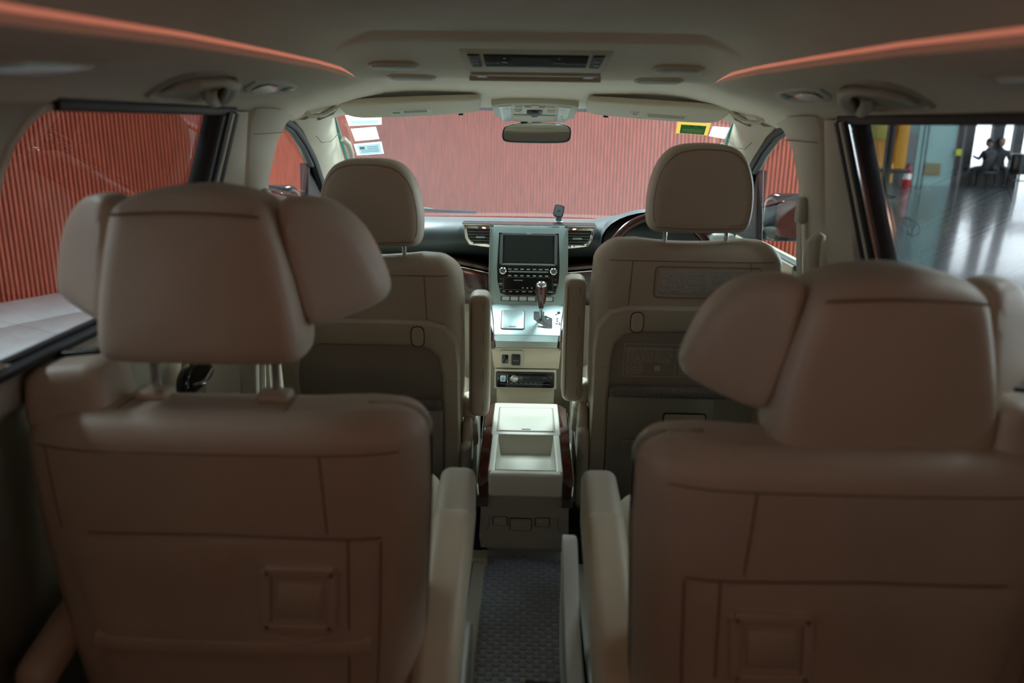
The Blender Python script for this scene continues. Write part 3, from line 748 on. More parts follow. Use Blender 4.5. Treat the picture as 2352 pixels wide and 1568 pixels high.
# shift plate
pl_a, pl_b = Vector((XC, 2.80, .578)), Vector((XC, 2.625, .512))
PF = frame(tuple(pl_b), (1, 0, 0), tuple(pl_a - pl_b))  # local z from rear edge (0) to front
Lp = (pl_a - pl_b).length
cons = part('shift_plate', join(xf(slab([(-.112, 0), (.108, 0), (.124, .06), (.138, Lp + .02), (-.138, Lp + .02), (-.126, .06)], -.002, .05, .003), M=PF),
     loft([[(XC - .108, 2.622, .513), (XC + .104, 2.622, .513), (XC + .104, 2.66, .50), (XC - .108, 2.66, .50)], [(XC - .106, 2.600, .498), (XC + .102, 2.600, .498), (XC + .102, 2.66, .49), (XC - .106, 2.66, .49)], [(XC - .104, 2.596, .478), (XC + .100, 2.596, .478), (XC + .100, 2.66, .478), (XC - .104, 2.66, .478)]])), M_silver, db, 'silver shift plate')
lid_c = (-.053, .095)
part('ash_lid', xf(slab(rr(.076, .112, .008, 4, -.050, .088), -.0055, .0, .0015), M=PF), M_silver, db, 'square silver lid')
part('lid_gap', xf(slab(rr(.0815, .1175, .009, 4, -.050, .088), -.0034, .0), M=PF), M_seal, db)
part('lid_pull', xf(slab(rr(.026, .004, .0015, 2, -.050, .044), -.0062, -.005), M=PF), M_grey, db)
gate = [(.022, .142), (.058, .142), (.058, .115), (.068, .112), (.068, .096), (.082, .096), (.082, .048), (.052, .048), (.052, .062), (.038, .074), (.022, .096)]
part('shift_gate', xf(slab(gate, -.0034, .0), M=PF), M_seal, db)
part('gate_trim', xf(join(strip([(.036, -.0042, .052), (.070, -.0042, .044), (.084, -.0042, .044)], .003, .003, (0, 1, 0)), strip([(.060, -.0042, .114), (.084, -.0042, .098), (.084, -.0042, .046)], .003, .003, (0, 1, 0))), M=PF), M_chrome, db)
mk = [slab(rr(.008, .008, .002, 2, .103, z), -.0034, -.002) for z in (.10, .086)] + [slab(rr(.009, .006, .001, 2, .100, .070), -.0034, -.002), slab(rr(.007, .016, .002, 2, .110, .070), -.0034, -.002), slab(rr(.007, .006, .001, 2, .100, .126), -.0034, -.002)]
part('gear_marks', xf(join(*mk), M=PF), mat('grey_mark', (.16, .2, .2), .5), db, kind='stuff')
part('lock_release', xf(slab([(.109 + .0055 * math.cos(a * .524), .137 + .0055 * math.sin(a * .524)) for a in range(12)], -.0045, .0), M=PF), M_seal, db)
for s in (-1, 1):
    part('side_wood', loft([[(XC + s * .127, 2.80, .575), (XC + s * .150, 2.80, .555), (XC + s * .150, 2.80, .47), (XC + s * .127, 2.80, .47)], [(XC + s * .117, 2.70, .540), (XC + s * .145, 2.70, .515), (XC + s * .145, 2.70, .47), (XC + s * .117, 2.70, .47)], [(XC + s * .108, 2.60, .500), (XC + s * .134, 2.605, .490), (XC + s * .134, 2.61, .47), (XC + s * .108, 2.60, .47)]]), M_wood, db)
    part('edge_trim', tube([(XC + s * .134, 2.85, .64), (XC + s * .128, 2.79, .577), (XC + s * .117, 2.70, .542), (XC + s * .109, 2.60, .502)], .0028, 6), M_chrome, db)
# lower beige console below the plate
lc = part('lower_console', join(
    loft([[(XC - .118, 2.606, .474), (XC + .114, 2.606, .474), (XC + .114, 2.95, .474), (XC - .118, 2.95, .474)],
          [(XC - .112, 2.596, .43), (XC + .110, 2.596, .43), (XC + .110, 2.95, .43), (XC - .112, 2.95, .43)],
          [(XC - .108, 2.604, .404), (XC + .108, 2.604, .404), (XC + .108, 2.95, .404), (XC - .108, 2.95, .404)]])), M_plast, db)
part('console_base', loft([[(XC - .106, 2.592, .400), (XC + .100, 2.592, .400), (XC + .100, 2.95, .40), (XC - .106, 2.95, .40)],
          [(XC - .108, 2.592, .336), (XC + .102, 2.592, .336), (XC + .102, 2.95, .336), (XC - .108, 2.95, .336)],
          [(XC - .100, 2.616, .330), (XC + .096, 2.616, .330), (XC + .096, 2.95, .33), (XC - .100, 2.95, .33)],
          [(XC - .096, 2.636, .0), (XC + .09, 2.636, .0), (XC + .09, 2.95, .0), (XC - .096, 2.95, .0)]]), M_plast, db)
part('switch_recess', xf(slab(rr(.078, .056, .008, 3), 0, .01, .002), (XC - .050, 2.5945, .438)), M_plastg, db)
sw = part('switch', xf(slab(rr(.021, .030, .003, 2), 0, .01, .001), (XC - .072, 2.5915, .438)), M_gloss, db)
sw2 = part('power_socket_cover', xf(slab(rr(.030, .038, .004, 2), 0, .012, .0015), (XC - .036, 2.5905, .436)), M_black, db)
text('12V/10A', .0052, Matrix.Translation((XC - .036, 2.5898, .434)), M_print, db, 'lettering', .0002)
# aftermarket head unit
hu = thing('car_stereo', 'black slot-in car stereo with round silver knob below the shift plate', 'car stereo', (XC, 2.6, .34))
part('body', xf(slab(rr(.190, .050, .005, 3), 0, .06, .002), (XC - .004, 2.585, .3675)), M_gloss, hu)
part('surround', xf(slab(rr(.196, .056, .006, 3), 0, .05, .002), (XC - .004, 2.589, .3675)), M_black, hu)
part('knob', lathe([(0, 0), (.0135, 0), (.013, .008), (.011, .009), (0, .009)], 24, Matrix.Translation((XC - .040, 2.585, .374)) @ Matrix.Rotation(math.pi / 2, 4, 'X')), M_steel, hu)
part('button_ring', xf(slab(rr(.018, .022, .003, 3), 0, .004, .001), (XC - .078, 2.5835, .372)), M_clear, hu)
part('blue_button', xf(slab(rr(.010, .012, .003, 3), 0, .004, .001), (XC - .078, 2.582, .372)), mat('blue_key', (.04, .16, .34), .3, emit=(.1, .4, .9), es=.25), hu)
part('arc_trim', tube([(XC - .062, 2.5835, .386), (XC - .065, 2.583, .374), (XC - .062, 2.5835, .358)], .0009, 5), M_chrome, hu)
part('display', xf(slab(rr(.092, .020, .002, 2), 0, .003), (XC + .034, 2.5842, .373)), M_seal, hu)
part('key_strip', xf(join(*([slab(rr(.168, .0015, .0005, 1, 0, -.012), 0, .002)] + [slab(rr(.008, .0022, .0005, 1, -.045 + .016 * i, -.009), 0, .002) for i in range(6)] + [slab(rr(.020, .0018, .0005, 1, .004, .012), 0, .002), slab(rr(.016, .0022, .0005, 1, .066, .011), 0, .002)])), (XC - .004, 2.5838, .3655)), mat('faint_print', (.12, .13, .14), .5), hu, kind='stuff')
# gear lever
gl = thing('gear_lever', 'dark wood and chrome gear lever in the silver shift plate', 'gear lever', (.041, 2.712, .545))
GM = Matrix.Translation((.040, 2.712, .545)) @ Matrix.Rotation(.10, 4, 'X')
part('stalk', lathe([(.006, -.01), (.006, .035), (.009, .04), (.009, .052), (.005, .055)], 14, GM), M_chrome, gl)
part('knob', warp(lathe([(.006, .040), (.010, .046), (.0155, .07), (.0195, .095), (.021, .112), (.0205, .122), (.0175, .131), (.011, .136), (0, .138)], 24, GM), lambda a, b, c: (a, b, c)), M_wood, gl)
part('knob_cap', lathe([(.0200, .1240), (.0201, .1252), (.0172, .1325), (.0105, .1375), (0, .1395)], 24, GM), M_chrome, gl)
# phone holder on the pad
ph = thing('phone_holder', 'grey magnetic phone holder stuck on top of the dashboard', 'phone holder', (.105, 3.06, .838))
part('base', xf(lathe([(0, 0), (.020, 0), (.020, .004), (.014, .007), (0, .007)], 20), (.105, 3.06, .840)), M_grey, ph)
part('neck', loft([[(.105 + a * .012, 3.06 + b * .007, .846) for a, b in ((-1, -1), (1, -1), (1, 1), (-1, 1))], [(.105 + a * .007, 3.056 + b * .005, .868) for a, b in ((-1, -1), (1, -1), (1, 1), (-1, 1))]]), M_grey, ph)
HM = Matrix.Translation((.104, 3.045, .884)) @ Euler((-.25, .18, -.12)).to_matrix().to_4x4()
part('pad', xf(slab(rr(.038, .046, .010, 4), -.004, .006, .002), M=HM), M_black, ph)
part('pad_face', xf(slab(rr(.032, .040, .008, 4), -.0048, .0, .001), M=HM), M_grey, ph)
part('logo', xf(slab(rr(.009, .003, .001, 2), -.0054, -.004), M=HM), M_black, ph)
# instrument cowl + steering wheel (right hand drive)
ic = thing('instrument_cluster', 'dark instrument cluster under its cowl behind the steering wheel', 'instrument cluster', (.46, 3.0, .75))
cow = []
for (Y, k) in ((2.93, 1.0), (3.0, 1.03), (3.16, .85)):
    cow.append([(.46 + .205 * k * math.cos(a), Y, .775 + .125 * k * math.sin(a) ** .8) for a in [math.pi * i / 16 for i in range(17)]])
part('cowl', sheet(cow), M_dash, ic)
part('cowl_lining', sheet([[(p[0] * .97 + .46 * .03, p[1], p[2] - .008) for p in r] for r in cow]), M_seal, ic)
part('gauge_face', xf(slab([(.18 * math.cos(a), .10 * max(0, math.sin(a)) ** .8) for a in [math.pi * i / 14 for i in range(15)]], 0, .01), (.46, 3.10, .77)), M_gloss, ic)
for dx in (-.085, .085):
    part('gauge_ring', xf(tube([(.045 * math.cos(a), 0, .045 * math.sin(a)) for a in [2 * math.pi * i / 20 for i in range(20)]], .0025, 6, True, up=(0, 1, 0)), (.46 + dx, 3.085, .81)), M_steel, ic)
sw_ = thing('steering_wheel', 'dark wood-rimmed steering wheel on the right-hand side', 'steering wheel', (.455, 2.86, .55))
SWM = Matrix.Translation((.455, 2.80, .72)) @ Matrix.Rotation(-.42, 4, 'X')
def ringpts(a0, a1, n, r=.185):
    return [(r * math.cos(math.radians(a0 + (a1 - a0) * i / n)), 0, r * math.sin(math.radians(a0 + (a1 - a0) * i / n))) for i in range(n + 1)]
part('rim', xf(tube(ringpts(25, 155, 16), .016, 10, up=(0, 1, 0)), M=SWM), M_wood, sw_, 'burgundy wood upper rim')
part('rim', xf(tube(ringpts(155, 385, 24), .0155, 10, up=(0, 1, 0)), M=SWM), M_plastg, sw_)
part('hub', xf(warp(pillow(chaikin([(-.09, -.06), (.09, -.06), (.10, .05), (-.10, .05)], 2), .06), lambda a, b, c: (a, b, c)), M=SWM), M_plastg, sw_)
for a in (12, 168, 270):
    part('spoke', xf(strip([(.05 * math.cos(math.radians(a)), .0, .05 * math.sin(math.radians(a))), (.18 * math.cos(math.radians(a)), 0, .18 * math.sin(math.radians(a)))], .035, .016, (0, 1, 0)), M=SWM), M_plastg, sw_)
part('column', tube([tuple(SWM @ Vector((0, .02, 0))), tuple(SWM @ Vector((0, .25, 0)))], .045, 12), M_black, sw_)
part('stalk', tube([(.36, 2.86, .70), (.24, 2.87, .705)], [.008, .011], 8), M_black, sw_)
# ================================================================== REAR CONSOLE BOX
rc = thing('console_box', 'cream centre console box with lid and tray between the front seats', 'console box', (XC, 2.15, 0))
ct = XC + .001
ZT = .34
def crow(Y, hw, z0, z1):
    return [(ct - hw, Y, z0), (ct + hw, Y, z0), (ct + hw, Y, z1), (ct - hw, Y, z1)]
# body built around the open tray
part('body', join(
    box(ct - .100, ct + .100, 2.165, 2.436, .27, ZT, .006),
    box(ct - .094, ct + .094, 1.900, 1.927, .272, ZT - .002, .008, 3),
    box(ct - .096, ct - .078, 1.915, 2.18, .272, ZT - .001, .004),
    box(ct + .078, ct + .096, 1.915, 2.18, .272, ZT - .001, .004),
    box(ct - .080, ct + .080, 1.92, 2.17, .272, .286, .003)), M_cream, rc)
tr = part('tray_liner', loft([[(ct - .078, 1.926, ZT - .002), (ct + .078, 1.926, ZT - .002), (ct + .080, 2.166, ZT - .002), (ct - .080, 2.166, ZT - .002)], [(ct - .068, 1.938, .290), (ct + .068, 1.938, .290), (ct + .070, 2.142, .290), (ct - .070, 2.142, .290)]], False), M_cream, rc)
part('tray_floor', box(ct - .070, ct + .070, 1.935, 2.145, .286, .2905, .001), M_cream, rc)
part('cup_lid', box(ct - .080, ct + .080, 2.19, 2.385, ZT - .006, ZT + .0025, .003), M_cream, rc, 'flat cream cup holder lid')
part('lid_gap', join(*[strip(q, .0035, .002) for q in ([(ct - .083, 2.187, ZT), (ct + .083, 2.187, ZT)], [(ct - .083, 2.388, ZT), (ct + .083, 2.388, ZT)], [(ct - .083, 2.187, ZT), (ct - .083, 2.388, ZT)], [(ct + .083, 2.187, ZT), (ct + .083, 2.388, ZT)])]), M_stitch, rc)
part('lid_pull', xf(rb(.026, .005, .003, .001), (ct, 2.2, ZT + .003)), M_plastg, rc)
for s in (-1, 1):
    part('wood_side', loft([[(ct + s * .100, 2.446, ZT - .004), (ct + s * .128, 2.446, ZT - .022), (ct + s * .132, 2.446, .20), (ct + s * .100, 2.446, .20)],
                            [(ct + s * .099, 2.42, ZT - .002), (ct + s * .126, 2.42, ZT - .016), (ct + s * .131, 2.42, .20), (ct + s * .099, 2.42, .20)],
                            [(ct + s * .097, 1.95, ZT - .006), (ct + s * .120, 1.95, ZT - .020), (ct + s * .126, 1.95, .22), (ct + s * .097, 1.95, .22)],
                            [(ct + s * .096, 1.915, ZT - .030), (ct + s * .116, 1.915, ZT - .045), (ct + s * .120, 1.915, .262), (ct + s * .096, 1.915, .262)]]), M_wood, rc)
    part('edge_trim', tube([(ct + s * .131, 2.44, .305), (ct + s * .127, 1.96, .290), (ct + s * .121, 1.915, .27)], .003, 6), M_chrome, rc)
lw = part('rear_panel', loft([[(ct - .112, 1.955, .266), (ct + .112, 1.955, .266), (ct + .112, 2.44, .266), (ct - .112, 2.44, .266)],
                              [(ct - .117, 1.965, .215), (ct + .117, 1.965, .215), (ct + .117, 2.44, .215), (ct - .117, 2.44, .215)],
                              [(ct - .120, 2.0, .16), (ct + .120, 2.0, .16), (ct + .12, 2.44, .16), (ct - .12, 2.44, .16)],
                              [(ct - .124, 2.012, .10), (ct + .122, 2.012, .10), (ct + .122, 2.44, .10), (ct - .124, 2.44, .10)],
                              [(ct - .120, 2.03, .055), (ct + .118, 2.03, .055), (ct + .118, 2.44, .055), (ct - .120, 2.44, .055)],
                              [(ct - .105, 2.09, .03), (ct + .105, 2.09, .03), (ct + .105, 2.44, .03), (ct - .105, 2.44, .03)],
                              [(ct - .105, 2.10, 0), (ct + .105, 2.10, 0), (ct + .105, 2.44, 0), (ct - .105, 2.44, 0)]]), M_plastg, rc, 'greige rear panel of the console')
LW = frame((ct, 2.003, .145), (1, 0, 0), (0, -.2, 1))
part('panel_joint', xf(strip([(-.104, -.002, -.022), (-.098, -.002, -.018), (-.088, -.004, .062), (-.080, -.006, .070), (.076, -.006, .070), (.084, -.004, .062), (.094, -.002, -.018), (.100, -.002, -.022)], .0014, .0014, (0, 1, 0)), M=LW), M_stitch, lw)
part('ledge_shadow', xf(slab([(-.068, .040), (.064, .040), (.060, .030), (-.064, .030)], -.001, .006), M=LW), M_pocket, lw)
for (cx, w, h, z, nm) in ((-.066, .036, .027, .010, 'socket_cover'), (-.010, .056, .038, .000, 'video_socket_cover'), (.049, .036, .027, .009, 'socket_cover')):
    part(nm + '_gap', xf(slab(rr(w + .004, h + .004, .004, 3, cx, z), -.004, .01), M=LW), M_seal, lw)
    part(nm, xf(slab(rr(w, h, .003, 3, cx, z), -.006, .01, .001), M=LW), M_plastg, lw)
text('VTR A/V', .0085, LW @ Matrix.Translation((-.010, -.0064, .0035)), M_printd, lw, 'lettering', .0002)
for cx in (-.068, .047):
    part('icon', xf(slab([(cx - .006, .018), (cx + .004, .014), (cx - .006, .010)], -.0064, -.006), M=LW), M_printd, lw)
# ================================================================== FRONT SEATS
def front_seat(s, xc, dz, label, kind, labels):
    """s: outboard direction (+1 right, -1 left); xc centre; dz height shift"""
    t = thing('front_seat', label, 'seat', (xc, 2.5, 0), 'front seats')
    lean = lambda z: 2.15 + (.89 - z) * .10
    X = lambda u: xc + s * u
    def place(g):           # local (u, y, z) -> world, y measured from the rear face
        return xf(warp(g, lambda u, y, z: (u, lean(z) + y, z + dz)), M=Matrix.Translation((xc, 0, 0)) @ Matrix.Scale(s, 4, (1, 0, 0)))
    # backrest upholstery
    def bk(u, y, z):
        k = 1 - .10 * max(0, (z - .80) / .1) ** 2 - .05 * max(0, (.55 - z) / .3)
        side = max(0, abs(u) / .26 - .72) / .28
        top = .012 * math.exp(-((abs(u) - .17) / .07) ** 2) * max(0, (z - .8) / .1)
        return (u * k, y + .012 * side * (1 if y < .07 else 0), z + top)
    body = warp(xf(rb(.52, .15, .66, .05, 4, 8), (0, .075, .56)), bk)
    part('backrest', place(body), M_leather, t)
    fb = BVHTree.FromPolygons([Vector(v) for v in body[0]], body[1])
    def yf(u, z):
        h = fb.ray_cast(Vector((u, -1, z)), Vector((0, 1, 0)))[0]
        return h.y if h is not None else .03
    def fl_(a, b, n=24, r=.0014):
        return tube([(a[0] + (b[0] - a[0]) * i / n, yf(a[0] + (b[0] - a[0]) * i / n, a[1] + (b[1] - a[1]) * i / n) - .0004, a[1] + (b[1] - a[1]) * i / n) for i in range(n + 1)], r, 5)
    for q in (fl_((-.222, .848), (.222, .848), 30), fl_((-.158, .848), (-.163, .722), 8), fl_((.158, .848), (.163, .722), 8)):
        part('seam', place(q), M_stitch, t)
    # hard back board: inverted U frame with pocket, roll and lower panel
    outer = [(-.250, .10), (-.252, .60), (-.245, .665), (-.215, .708), (-.165, .722), (.165, .722), (.215, .708), (.245, .665), (.252, .60), (.250, .10)]
    inner = [(-.205, .10), (-.205, .56), (-.195, .615), (-.17, .642), (-.13, .652), (.13, .652), (.17, .642), (.195, .615), (.205, .56), (.205, .10)]
    U = outer + inner[::-1]
    rows = []
    for (po, pi) in zip(outer, inner):
        m = [(po[0] + (pi[0] - po[0]) * f, y, po[1] + (pi[1] - po[1]) * f) for f, y in ((0, .012), (0, -.006), (.12, -.014), (.85, -.016), (1, -.010), (1, .02))]
        rows.append(m)
    part('back_board', place(sheet(rows)), M_plast, t)
    pk = [p for p in inner]
    part('pocket', place(slab([(-.212, .47), (-.212, .56), (-.2, .62), (-.172, .648), (.172, .648), (.2, .62), (.212, .56), (.212, .47)], -.002, .006)), M_pocket, t, 'dark seat-back pocket opening')
    part('pocket_roll', place(xf(rb(.405, .03, .034, .014, 4, 3), (0, -.016, .472))), M_carpet, t, 'grey carpeted pocket edge')
    lp = part('lower_panel', place(warp(slab([(-.200, .08), (-.204, .45), (-.198, .46), (.198, .46), (.204, .45), (.200, .08)], -.022, .006, .004), lambda u, y, z: (u, y + (.03 * max(0, (.28 - z) / .2)), z))), M_plastg, t, 'greige lower back panel')
    part('bag_hook_recess', place(xf(slab(rr(.116, .078, .006, 3, .015, .368), -.0245, -.02, .001), (0, 0, 0))), M_plast, lp)
    part('recess_gap', place(slab(rr(.122, .084, .008, 3, .015, .368), -.0232, -.02)), M_seal, lp)
    part('toe_recess', place(slab([(-.165, .322), (-.085, .322), (-.092, .282), (-.158, .282)], -.0228, -.02)), M_pocket, lp)
    part('coat_hook', place(slab(chaikin([(-.018, .024), (.018, .024), (.021, -.005), (.014, -.026), (-.014, -.026), (-.021, -.005)], 2), -.005, .01, .003) if False else xf(slab(chaikin([(-.015, .028), (.015, .028), (.0175, 0), (.015, -.028), (-.015, -.028), (-.0175, 0)], 2), -.020, .0, .003), (-.138, 0, .678))), M_plast, t, 'small oval coat hook')
    part('hook_gap', place(xf(slab(chaikin([(-.017, .030), (.017, .030), (.0197, 0), (.017, -.030), (-.017, -.030), (-.0197, 0)], 2), -.0172, .0), (-.138, 0, .678))), M_seal, t)
    part('board_notch', place(strip([(-.252, -.010, .545), (-.215, -.017, .545)], .0015, .001)), M_stitch, t)
    # headrest
    hz = .075 if s > 0 else .07
    hp = chaikin([(-.112, .012), (-.134, .024), (-.140, .06), (-.141, .11), (-.130, .175), (-.103, .225), (-.066, .247), (0, .252), (.066, .247), (.103, .225), (.130, .175), (.141, .11), (.140, .06), (.134, .024), (.112, .012)], 2)
    hx = .02 if s > 0 else -.01
    hg = warp(pillow(hp, .125, .20), lambda a, b, c: (a + hx, b + .085 + .02 * (c - .1), c + .905))
    hr = part('headrest', place(hg), M_leather, t)
    hv = BVHTree.FromPolygons([Vector(v) for v in hg[0]], hg[1])
    P = []
    for q in chaikin([(-.120, .035), (-.128, .06), (-.129, .11), (-.119, .17), (-.094, .212), (-.06, .231), (0, .236), (.06, .231), (.094, .212), (.119, .17), (.129, .11), (.128, .06), (.120, .035)], 2)[:-4]:
        h = hv.ray_cast(Vector((q[0] + hx, -1, q[1] + .905)), Vector((0, 1, 0)))[0]
        if h is not None: P.append((h.x, h.y - .0003, h.z))
    part('welt', place(tube(P, .0011, 5)), M_stitch, hr)
    P = [(u + hx, hv.ray_cast(Vector((u + hx, -1, .938 - .006 * math.cos(u * 12))), Vector((0, 1, 0)))[0].y - .0003, .938 - .006 * math.cos(u * 12)) for u in [-.118 + .0118 * i for i in range(21)]]
    part('welt', place(tube(P, .0010, 5)), M_stitch, hr)
    for dx in (-.084, .084):
        part('post', place(tube([(dx + hx, .085, .86), (dx + hx, .085, .94)], .0062, 12)), M_chrome, t)
        part('post_collar', place(xf(lathe([(0, 0), (.013, 0), (.012, .006), (0, .006)], 16), (dx + hx, .085, .884))), M_plast, t)
    # cushion, base and side covers
    cu = warp(xf(rb(.52, .54, .13, .05, 4, 4), (0, .40, .31)), lambda a, b, c: (a, b, c + .03 * (b - .3)))
    part('cushion', xf(cu, M=Matrix.Translation((xc, 2.10, dz)) @ Matrix.Scale(s, 4, (1, 0, 0))), M_leather, t)
    part('seat_base', xf(box(-.22, .22, .16, .60, .0, .26, .02), M=Matrix.Translation((xc, 2.10, 0))), M_plastg, t)
    for e in (-1, 1):
        part('side_cover', xf(warp(rb(.035, .46, .24, .016, 3, 3), lambda a, b, c: (a, b, c + .03 * math.cos(b * 5))), M=Matrix.Translation((X(e * .268), 2.42, .21 + dz))), M_cream if e < 0 else M_plast, t)
    part('recliner_cover', xf(pillow(chaikin([(-.05, -.17), (.07, -.17), (.06, .06), (.03, .16), (-.01, .18), (-.05, .12)], 2), .034, .3), M=Matrix.Translation((X(-.268), 2.265, .235 + dz)) @ Matrix.Rotation(math.pi / 2, 4, 'Z')), M_plast, t)
    part('belt_buckle', xf(rb(.026, .05, .09, .01), (X(-.285), 2.30, .35 + dz), (.3, 0, 0)), M_cream, t)
    # folded-up inboard armrest
    am = warp(rb(.060, .105, .365, .022, 4, 3), lambda a, b, c: (a, b + .02 * math.cos(c * 6), c))
    ar = part('armrest', xf(am, (X(-.303), 2.265, .600 + dz)), M_leather, t, 'inboard armrest folded upright')
    for q in (.012, -.022):
        part('seam', xf(tube([(q, -.0515 + .02 * math.cos(z * 6), z) for z in [-.16 + .02 * i for i in range(17)]], .0013, 5), (X(-.303), 2.265, .600 + dz)), M_stitch, ar)
    part('armrest_bracket', xf(rb(.05, .08, .07, .02), (X(-.272), 2.30, .43 + dz)), M_plast, t)
    # printed notes on the back
    if labels:
        n1 = part('notice_label', place(slab(rr(.262, .068, .008, 4, .045, .790), -.0022, .002, .0006)), mat('clear_notice_film', (.44, .42, .38), .25, coat=.3), t, 'clear plastic notice label')
        part('label_welt', place(tube([(a, -.001, b) for a, b in rr(.284, .086, .012, 4, .045, .790)], .0016, 5, True, up=(0, 1, 0))), M_stitch, n1)
        random.seed(3)
        ln = []
        for i in range(9):
            z = .814 - i * .0062
            for x0, x1 in ((-.076, .030), (.042, .125)):
                xx = x0
                while xx < x1 - .006:
                    w = random.uniform(.006, .020)
                    w = min(w, x1 - xx)
                    if random.random() < .85:
                        ln.append(slab(rr(w, .0022, .0003, 1, xx + w / 2, z), -.0026, -.002))
                    xx += w + random.uniform(.002, .006)
        for x in (-.081, .037):
            ln += [slab(rr(.003, .003, .001, 1, x, .812 - k * .011), -.0026, -.002) for k in range(5)]
        part('notice_print', place(join(*ln)), M_printd, n1, kind='stuff')
        part('barcode_patch', place(slab(rr(.034, .017, .001, 1, .145, .772), -.0028, -.002)), mat('pale_blue_patch', (.45, .55, .58), .5), n1)
        part('barcode', place(join(*[slab(rr(.0012 + .0008 * (i % 3), .012, .0001, 1, .133 + i * .0035, .772), -.0031, -.0027) for i in range(8)])), M_black, n1, kind='stuff')
        n2 = part('care_label', place(join(*[strip([(a[0], -.003, a[1]), (b[0], -.003, b[1])], .0014, .001, (0, 1, 0)) for a, b in (((-.165, .612), (.105, .612)), ((-.165, .515), (.105, .515)), ((-.165, .612), (-.165, .515)), ((.105, .612), (.105, .515)), ((-.165, .597), (.105, .597)), ((-.02, .597), (-.02, .515)))])), M_printd, t, 'printed care label in the pocket')
        ln = []
        for i in range(14):
            z = .600 - i * .0058
            for x0, x1 in ((-.158, -.03 if i < 8 else -.11), (-.012, .098)):
                xx = x0
                while xx < x1 - .004:
                    w = min(random.uniform(.005, .016), x1 - xx)
                    ln.append(slab(rr(w, .002, .0003, 1, xx + w / 2, z), -.0030, -.002))
                    xx += w + random.uniform(.002, .005)
        ln.append(slab(rr(.016, .016, .004, 3, -.07, .540), -.0030, -.002))
        part('care_print', place(join(*ln)), mat('faint_seat_print', (.62, .60, .55), .6), n2, kind='stuff')
    return t
front_seat(1, .430, 0.0, 'beige driver seat on the right seen from behind, notice label on its back', 'driver', True)
front_seat(-1, -.447, -.052, 'beige front passenger seat on the left seen from behind, plain back', 'passenger', False)
